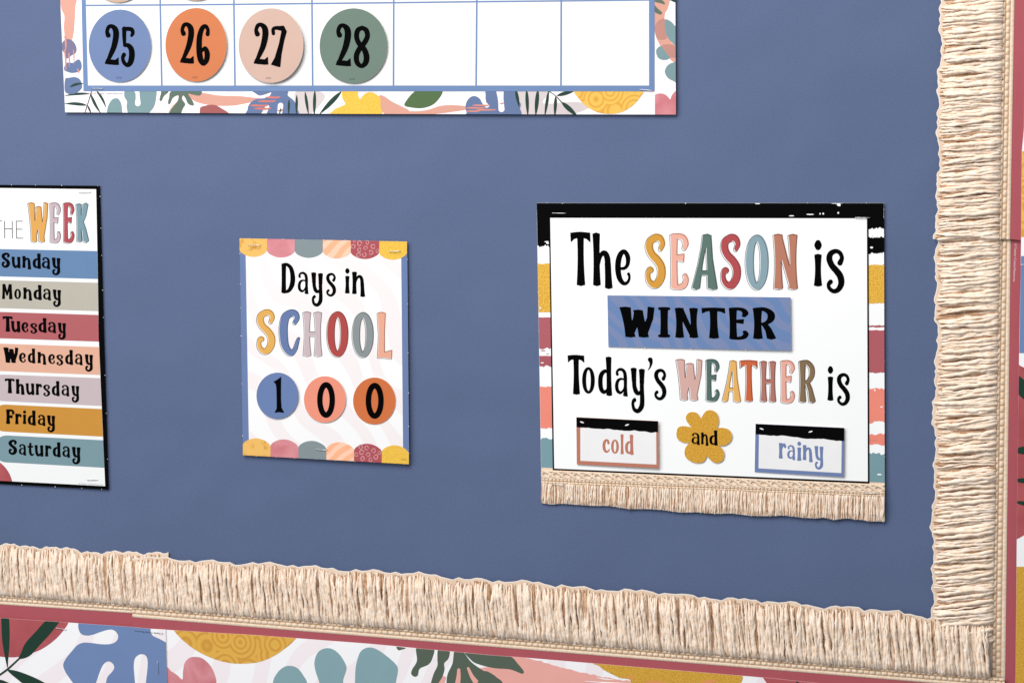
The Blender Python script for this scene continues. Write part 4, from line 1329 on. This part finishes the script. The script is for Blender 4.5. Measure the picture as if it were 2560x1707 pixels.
weather_card("rust edged card reading cold", [(316, 463), (842, 487), (846, 788), (320, 764)], "#c67f68", [(342, 520), (829, 545), (831, 764), (343, 741)], [(316, 527), (842, 560)],
             [("c", (485, 602, 532, 690)), ("o", (540, 605, 590, 695)), ("l", (600, 570, 621, 699)), ("d", (630, 573, 685, 703))])
weather_card("blue edged card reading rainy", [(1460, 505), (2030, 530), (2027, 842), (1455, 812)], "#7488b7", [(1483, 560), (2013, 590), (2011, 818), (1480, 789)], [(1460, 573), (2030, 612)],
             [("r", (1610, 627, 1658, 727)), ("a", (1664, 640, 1716, 736)), ("i", (1727, 618, 1755, 741)), ("n", (1763, 640, 1828, 749)), ("y", (1838, 645, 1896, 796))])
petals = [[(1112, 472), (1090, 440), (1060, 430), (1030, 438), (1015, 465), (1025, 495), (1052, 527)],
          [(1052, 527), (1000, 520), (966, 530), (955, 570), (965, 605), (1000, 624), (1037, 628)],
          [(1037, 628), (1015, 655), (1007, 685), (1017, 720), (1060, 750), (1110, 755), (1138, 738), (1150, 710)],
          [(1150, 710), (1185, 745), (1220, 755), (1254, 735), (1262, 695), (1248, 664), (1225, 648)],
          [(1225, 648), (1265, 643), (1300, 620), (1312, 582), (1292, 545), (1255, 531), (1217, 533)],
          [(1217, 533), (1226, 495), (1222, 455), (1200, 427), (1167, 418), (1138, 430), (1112, 472)]]
fl_pts = np.concatenate([cr(p, 6)[:-1] for p in petals])
fc = thing("flower_card", "mustard gold flower shaped card reading and", "word card", Z8([(1135, 590)])[0], kb, None, (-0.006, -0.006))
acc = Acc()
slab(acc, Z8([tuple(p) for p in fl_pts]), kb - 0.0004, kb, MUSTARD, EDGE)
acc.build("blossom_sheet", fc)
word("lettering", fc, Z8, [("a", (1052, 563, 1106, 640)), ("n", (1112, 560, 1161, 646)), ("d", (1166, 546, 1220, 644))], kb + LY, DARKINK, 0.02)

# ------------------------------------------------------------------ floral border outside the fringe
ZK = 1.0
fb = 0.0044


def floral(label, pts, depth, at):
    t = thing("floral_border_trim", label, "border trim", at, depth, "wide floral border strips around the board")
    acc = Acc()
    slab(acc, pts, depth - 0.0003, depth, FLORAL_PAPER, EDGE)
    acc.build("strip", t)
    return t


FB_R = [(404, 1569.5), (424.5, 1570.8), (560, 1579), (640, 1583.5), (931, 1605.5), (1240, 1634.5), (1300, 1638.5), (1880, 1686.8), (1940, 1692), (2082, 1707), (2500, 1744), (2500, 2000), (404, 2000)]
fr = floral("long floral strip along the bottom with gold disc, teal leaves and coral brushwork", FB_R, fb, (1300, 1690))
acc = Acc()
e1, e2, e3, e4 = (fb + k * LY for k in (1, 2, 3, 4))
bot_clip = FB_R
gold = [(425, 1550), (439.5, 1571), (462.6, 1596), (498, 1623), (541.5, 1643.4), (579.6, 1653), (612, 1655), (654, 1650.6), (692, 1635), (723.6, 1613), (744, 1594), (760, 1570), (600, 1520)]
shape(acc, e1, GOLD_RINGS_BIG, gold, clip=bot_clip)
Q(F1, e1, ROSE, [(1540, 1215), (1600, 1230), (1650, 1262), (1698, 1302), (1704, 1230), (1720, 1150), (1760, 1107), (1810, 1095), (1880, 1108), (1950, 1170), (1992, 1250), (2010, 1349), (1990, 1600), (1500, 1600)], bot_clip)
TEAL2 = ink("#86a7ae")
Q(F2, e1, TEAL2, [(405, 1039), (440, 950), (490, 903), (540, 890), (600, 908), (650, 970), (680, 1045), (690, 1300), (400, 1300)], bot_clip)
Q(F2, e1, TEAL2, [(780, 1039), (745, 930), (737, 860), (760, 790), (810, 755), (870, 755), (930, 795), (980, 870), (990, 920), (965, 1000), (968, 1060), (985, 1300), (850, 1300)], bot_clip)
Q(F2, e1, TEAL2, [(1057, 1039), (1062, 920), (1080, 830), (1110, 770), (1170, 745), (1240, 765), (1330, 830), (1390, 890), (1398, 940), (1380, 1039), (1350, 1300), (1040, 1300)], bot_clip)
GR3 = ink("#566455")
Q(F2, e2, GR3, [(1388, 740), (1460, 750), (1420, 764), (1402, 766)], bot_clip)
Q(F2, e2, GR3, [(1550, 740), (1680, 745), (1672, 830), (1640, 880), (1572, 912), (1556, 965), (1530, 976), (1505, 955), (1512, 918), (1550, 850)], bot_clip)
Q(F2, e2, GR3, [(1722, 760), (1805, 765), (1800, 830), (1766, 870), (1768, 920), (1750, 980), (1720, 1050), (1690, 1120), (1660, 1050), (1680, 960), (1712, 890), (1712, 830)], bot_clip)
Q(F2, e2, GR3, [(1850, 765), (1912, 775), (1980, 860), (2080, 930), (2170, 975), (2240, 1050), (2260, 1300), (1740, 1300), (1780, 1050), (1792, 960), (1832, 870)], bot_clip)
CORAL2 = ink("#f0aea3")
for pts in ([(1882, 922, 12), (1880, 980, 17), (1868, 1060, 22)], [(1957, 910, 10), (1990, 980, 16), (2050, 1060, 26)], [(1765, 985, 14), (1735, 1050, 24)]):
    ST(F2, e3, CORAL2, pts, bot_clip)
rg = ragged((165, 715), (800, 880), 30, 5, rnd) + ragged((800, 882), (1140, 938), 16, 7, rnd)
shape(acc, e1 + .3 * LY, CORAL2, F3([(-160, 860), (-110, 825), (-40, 815), (60, 790)] + rg + [(1138, 966), (1100, 1100), (-160, 1100)]), clip=bot_clip, smooth=False)
for x0, y0, x1 in ((760, 935, 1120), (900, 950, 1140), (-60, 962, 260), (300, 745, 410), (860, 905, 1000)):
    ST(F3, e1 + .8 * LY, FLORAL_PAPER, [(x0, y0, 2), ((x0 + x1) / 2, y0 + 12, 5), (x1, y0 + 18, 2)], bot_clip)
shape(acc, e3, GR3, [(1165, 1618), (1230, 1622), (1280, 1636), (1299.5, 1655), (1313.8, 1673), (1311, 1679.5), (1300, 1676), (1278.7, 1668.5), (1240, 1665.5), (1205, 1657), (1184.5, 1647)], clip=bot_clip)
shape(acc, e3, GR3, [(1215, 1674), (1235, 1680), (1252, 1694), (1263, 1707), (1275, 1750), (1180, 1760), (1200, 1700)], clip=bot_clip)
MUST2 = two_tone("mustard glitter print", "#e0b044", "#c4902f", "noise", 900.0, 0.4, 0.66)
Q(F3, e2, MUST2, [(860, 770), (885, 810), (920, 840), (985, 875), (1060, 908), (1140, 925), (1135, 1000), (1140, 1100), (2020, 1100), (2045, 1000), (2046, 860), (1500, 760)], bot_clip)
for pts in ([(1125, 890, 3), (1140, 905, 12), (1180, 935, 4)], [(1270, 940, 4), (1380, 952, 18), (1560, 985, 6)], [(1740, 950, 4), (1800, 938, 16), (1880, 928, 3)]):
    ST(F3, e3, ink("#e59a5c"), pts, bot_clip)
shape(acc, e2, MAROON_WASH, F4([(60, 930), (110, 1005), (145, 1062), (200, 1200), (300, 1400), (900, 1400), (900, 1020)]), clip=bot_clip)
for a, b, w in (((408, 1030), (380, 1200), 26), ((590, 1045), (600, 1200), 34)):
    leaf(F4, e3, GREEN, a, b, w, bot_clip)
acc.build("floral_print", fr)

fbl = fb + 0.0007
FB_L = [(-300, 1519), (0, 1540), (333, 1562.8), (384, 1567.6), (421, 1569.6), (421.3, 1572), (425, 1707), (433, 2000), (-300, 2000)]
fl = floral("shorter floral strip at bottom left with blue cutout leaf and maroon disc", FB_L, fbl, (210, 1690))
acc = Acc()
g1, g2 = fbl + LY, fbl + 2 * LY
Q(F1, g1, MAROON_WASH, [(-300, 690), (-320, 900), (-150, 1040), (0, 1085), (100, 1097), (200, 1093), (320, 1060), (430, 1012), (540, 930), (620, 840), (662, 770), (690, 690), (200, 640)], FB_L)
DG = ink("#17392b")
Q(F1, g2, DG, [(45, 700), (103, 700), (118, 850), (115, 1000), (104, 1120), (99, 1195), (75, 1100), (50, 950), (43, 830)], FB_L)
Q(F1, g2, DG, [(480, 740), (585, 745), (500, 870), (400, 980), (300, 1085), (203, 1112), (225, 1050), (262, 968), (345, 875)], FB_L)
Q(F1, g2, DG, [(98, 1216), (180, 1222), (290, 1260), (400, 1310), (500, 1370), (560, 1440), (300, 1370), (190, 1300)], FB_L)
Q(F1, g2, DG, [(-80, 1310), (0, 1303), (60, 1310), (150, 1365), (100, 1450), (-80, 1420)], FB_L)
ST(F1, g2 + .4 * LY, DG, [(-60, 1310, 9), (0, 1275, 9), (95, 1210, 9), (210, 1105, 8)], FB_L)
BL2 = ink("#7189b6")
Q(F1, g1 + .5 * LY, BL2, [(752, 740), (748, 785), (748, 830), (770, 880), (820, 898), (880, 890), (950, 865), (1020, 845), (1070, 848), (1105, 880), (1112, 920), (1090, 955), (1040, 976), (960, 978), (880, 968), (800, 963), (740, 985), (690, 1040), (640, 1100), (612, 1150), (612, 1190), (640, 1250), (690, 1320), (730, 1380), (800, 1460), (870, 1400), (905, 1340), (940, 1240), (975, 1165), (1020, 1135), (1060, 1152), (1077, 1190), (1057, 1230), (1020, 1270), (1005, 1310), (1002, 1370), (1020, 1600), (1260, 1600), (1268, 1380), (1262, 1280), (1255, 1180), (1265, 1110), (1300, 1075), (1340, 1069), (1372, 1090), (1384, 1140), (1380, 1220), (1370, 1300), (1366, 1380), (1370, 1600), (1620, 1600), (1600, 1200), (1590, 990), (1548, 960), (1490, 928), (1440, 905), (1416, 880), (1410, 838), (1410, 740)], FB_L)
acc.build("floral_print", fl)
tiny_text("imprint", fl, "© Teacher Created Resources", F1([(1526, 876)])[0], F1([(1266, 852)])[0], 4.6, fbl + 3 * LY, ink("#4a4a58"))

FR_V = [(2524, -260), (2800, -260), (2800, 700), (2535, 640)]
fv = floral("floral strip up the upper right edge, showing a gold sliver", [(2572, -260), (2800, -260), (2800, 660), (2554.6, 660), (2555.6, 590), (2557.4, 376), (2563, 320)], fb + 0.0007, (2600, 590))
acc = Acc()
quad(acc, [(2557.9, 378), (2700, 378), (2700, 592), (2555.9, 592)], fb + 0.0007 + LY, GOLD_RINGS)
quad(acc, [(2555.0, 659), (2799, 659), (2799, 639), (2555.4, 639)], fb + 0.0007 + LY, BL2)
acc.build("floral_print", fv)
fv2 = floral("floral strip at the lower right edge with maroon, dark leaf and gold patches", [(2555, 640), (2800, 640), (2800, 2000), (2537, 2000), (2541, 1705), (2545, 1268), (2550.7, 840)], fb, (2600, 1690))
acc = Acc()
vc = [(2555.2, 641), (2799, 641), (2799, 1999), (2537.2, 1999), (2541.2, 1705), (2545.2, 1268), (2550.9, 840)]
quad(acc, [(2554.6, 662), (2799, 662), (2799, 881), (2550.6, 881)], e1, BL2)
shape(acc, e1, MAROON_WASH, [(2520, 890), (2552, 912), (2600, 935), (2680, 1000), (2720, 1120), (2680, 1240), (2600, 1310), (2560, 1336), (2542, 1346), (2510, 1362)], clip=vc)
for a, b, w in ((V3([(1020, 340)])[0], V3([(1200, 620)])[0], 17), (V3([(1030, 1035)])[0], V3([(1350, 1030)])[0], 11), (V3([(1030, 1303)])[0], V3([(1350, 1320)])[0], 7), (V3([(1035, 1497)])[0], V3([(1350, 1560)])[0], 6)):
    leaf(lambda p: p, e2, DG, (a[0] - 8, a[1]), b, w, vc)
quad(acc, [(2544.0, 1413), (2799, 1413), (2799, 1998), (2537.4, 1998), (2541.3, 1705)], e1, MUST2)
acc.build("floral_print", fv2)

# ------------------------------------------------------------------ yarn fringe trims
GRT = "yarn fringe border strips with a maroon edge"


def outline_noise(pts, n, amp, seed):
    """soft uneven die-cut edge along a polyline (function of t)"""
    f = poly_f(pts)
    r = random.Random(seed)
    out, w = [], 0.0
    p0, p1 = np.array(f(0)), np.array(f(1))
    v = (p1 - p0) / np.linalg.norm(p1 - p0)
    nr = np.array([-v[1], v[0]])
    a = [r.uniform(0, 6.28) for _ in range(5)]
    for i in range(n + 1):
        t = i / n
        s = t * np.linalg.norm(p1 - p0)
        k = amp * (0.7 * math.sin(s / 21 + a[0]) + .5 * math.sin(s / 8.3 + a[1]) + .55 * math.sin(s / 47 + a[2]) + .35 * math.sin(s / 4.1 + a[3])) + r.uniform(-.25, .25) * amp
        out.append(tuple(np.array(f(t)) + nr * k))
    return out


def trim(label, depth, tip_pts, base0, base1, hem0, hem1, edge0, edge1, n, lean, seed, at, hem_ext=None, text=None, edge_ext=None):
    t = thing("fringe_trim", label, "fringe trim", at, depth, GRT)
    tipo = outline_noise(tip_pts, 150, 4.2, seed)
    f = poly_f(tipo)
    acc = Acc()
    h0, h1 = (hem0, hem1) if hem_ext is None else (hem0, hem_ext[1])
    b0, b1 = (base0, base1) if hem_ext is None else (base0, hem_ext[0])
    back = tipo + ([base1] if hem_ext is None else [base1, b1]) + [h1, h0]
    if edge_ext:
        back = tipo + [(2440, 1600), (2440, 1700), (2516, 1700), h0]
    slab(acc, back, depth - 0.0004, depth, EDGE, EDGE)
    acc.build("backing", t)
    # printed ground of the tips, set in from the paler cut edge
    acc = Acc()
    tp = np.array(tipo)
    bs = np.array([lerp(base0, base1)(i / (len(tipo) - 1)) for i in range(len(tipo))])
    k = 0.016
    inn = tp + (bs - tp) * k
    quad(acc, [tuple(p) for p in inn] + [base1, base0], depth + LY, YARN_TIP)
    acc.build("fringe_ground", t)
    gi = lambda s: tuple(np.array(f(s)) * (1 - .075) + np.array(lerp(base0, base1)(s)) * .075)
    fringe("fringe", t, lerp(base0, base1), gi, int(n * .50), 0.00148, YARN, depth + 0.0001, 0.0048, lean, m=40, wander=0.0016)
    if hem_ext is None:
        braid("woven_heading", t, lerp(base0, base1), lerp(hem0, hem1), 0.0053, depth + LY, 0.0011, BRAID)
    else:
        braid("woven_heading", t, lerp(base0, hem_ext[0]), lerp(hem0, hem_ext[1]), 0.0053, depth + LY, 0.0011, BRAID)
    acc = Acc()
    slab(acc, edge_ext or [h0, h1, edge1, edge0], depth - 0.00045, depth + 0.00005, MAROON, ink("#d9a0a0"))
    acc.build("maroon_edge", t)
    if text:
        tiny_text("imprint", t, text[0], text[1], text[2], text[3], depth + 0.00012, ink("#f3dcdc"))
    return t


TL, TU = 0.0017, 0.0040
# lower left piece, running on under the next one
trim("left end of the bottom yarn fringe, tucked under the longer bottom fringe", TL,
     [(-300, 1336), (0, 1359), (60, 1364), (120, 1368), (200, 1373), (280, 1378), (330, 1378), (423, 1384)],
     (-300, 1461), (423, 1516.5), (-300, 1489), (423, 1537), (-300, 1526), (423, 1578), 400, -0.016, 3, (100, 1530))
trim("long bottom yarn fringe reaching the right hand corner of the board", TU,
     [(337, 1387), (446, 1398), (560, 1400), (640, 1404), (760, 1413), (900, 1421), (1040, 1432), (1160, 1441), (1300, 1452), (1420, 1460), (1560, 1473), (1700, 1482), (1880, 1498), (2020, 1507), (2140, 1516), (2230, 1526), (2320, 1536), (2400, 1536), (2478, 1550)],
     (337, 1511.5), (2478, 1688.2), (337.4, 1539.5), (2478, 1714.5), (337.6, 1576), (2478, 1748), 1000, -0.006, 4, (1400, 1620),
     hem_ext=((2514, 1691.3), (2514, 1718)))
trim("lower right yarn fringe running down to the corner", TL,
     [(2341, 560), (2342, 597), (2339.5, 831), (2341, 900), (2335, 1040), (2336, 1224), (2332, 1330), (2331, 1460), (2330, 1600)],
     (2499.5, 560), (2481.5, 1600), (2528.5, 560), (2515, 1600), (2556.5, 560), (2542, 1600), 440, 0.012, 5, (2440, 1540),
     hem_ext=((2480, 1689), (2514, 1689)), edge_ext=[(2528.5, 560), (2513, 1720), (2510, 1990), (2547, 1990), (2551, 1720), (2566, 560)],
     text=("© Teacher Created Resources", (2537.5, 609), (2534, 703), 5.6))
trim("upper right yarn fringe overlapping the lower right one at a straight cut", TU,
     [(2355, -260), (2352, 0), (2352, 100), (2348, 240), (2347, 330), (2346, 428), (2344, 500), (2342, 597)],
     (2513.5, -260), (2498.8, 597), (2543.5, -260), (2527.4, 597), (2574, -260), (2565.8, 601), 390, 0.012, 6, (2440, 590))

# ------------------------------------------------------------------ staples
for lb, a, b, d in (
    ("staple in the lower left corner of the calendar frame", Z1([(267, 578)])[0], Z1([(345, 580)])[0], CD + .0004),
    ("staple in the lower right corner of the calendar frame", Z2([(1988, 693)])[0], Z2([(2088, 703)])[0], CD + .0004),
    ("staple above the word WEEK on the weekday chart", Z3([(785, 160)])[0], Z3([(898, 157)])[0], WD + .0001),
    ("staple below the Saturday banner on the weekday chart", Z4([(825, 1413)])[0], Z4([(925, 1411)])[0], WD + .0001),
    ("staple in the spotted gold scallop at the top of the school chart", Z5([(222, 155)])[0], Z5([(365, 162)])[0], SD + .0002),
    ("staple in the yellow scallop at the top of the school chart", Z5([(1985, 240)])[0], Z5([(2118, 235)])[0], SD + .0002),
    ("staple in the grey scallop at the bottom of the school chart", Z6([(1068, 1310)])[0], Z6([(1215, 1317)])[0], SD + .0002),
    ("pale staple in the black top band of the season chart, left corner", Z7([(160, 108)])[0], Z7([(245, 110)])[0], PD + .0002),
    ("pale staple in the black top band of the season chart, right corner", Z7([(2095, 137)])[0], Z7([(2190, 138)])[0], PD + .0004),
    ("staple at the left end of the season chart's macrame foot", Z8([(160, 886)])[0], Z8([(240, 896)])[0], PD + .0012),
    ("staple at the right end of the season chart's macrame foot", Z8([(2155, 945)])[0], Z8([(2243, 950)])[0], PD + .0012),
    ("level staple across the edge of the maroon disc on the bottom left floral strip", F1([(540, 828)])[0], F1([(640, 843)])[0], fbl + .0002),
    ("upright staple in the blue cutout leaf of the bottom left floral strip", F1([(1475, 1135)])[0], F1([(1483, 1250)])[0], fbl + .0002),
    ("upright staple in the bottom fringe near its overlap", F1([(1360, 480)])[0], F1([(1365, 570)])[0], TU + .0022),
    ("upright staple in the bottom fringe below the school chart", F2([(848, 335)])[0], F2([(850, 428)])[0], TU + .0022),
    ("upright staple in the bottom fringe between the school and season charts", F2([(2245, 425)])[0], F2([(2248, 525)])[0], TU + .0022),
    ("slanted staple in the bottom fringe below the season chart", F4([(548, 620)])[0], F4([(526, 715)])[0], TU + .0022),
    ("upright staple in the bottom fringe at the corner", F4([(1975, 825)])[0], F4([(1980, 940)])[0], TU + .0022),
    ("topmost staple in the upper right fringe", V1([(570, 225)])[0], V1([(700, 225)])[0], TU + .0022),
    ("middle staple of the three in the upper right fringe", V1([(540, 1330)])[0], V1([(665, 1335)])[0], TU + .0022),
    ("level staple just above the cut joint of the right fringes", V2([(470, 550)])[0], V2([(600, 550)])[0], TU + .0022),
    ("slanted staple just below the cut joint of the right fringes", V2([(545, 655)])[0], V2([(660, 705)])[0], TL + .0022),
    ("level staple in the lower right fringe beside the season chart's lettering", V3([(460, 188)])[0], V3([(600, 196)])[0], TL + .0022),
    ("level staple in the lower right fringe beside the season chart's foot", V3([(545, 1000)])[0], V3([(680, 1002)])[0], TL + .0022),
    ("lowest staple in the lower right fringe above the corner", V4([(505, 785)])[0], V4([(640, 790)])[0], TL + .0022),
):
    stap(lb, a, b, d)
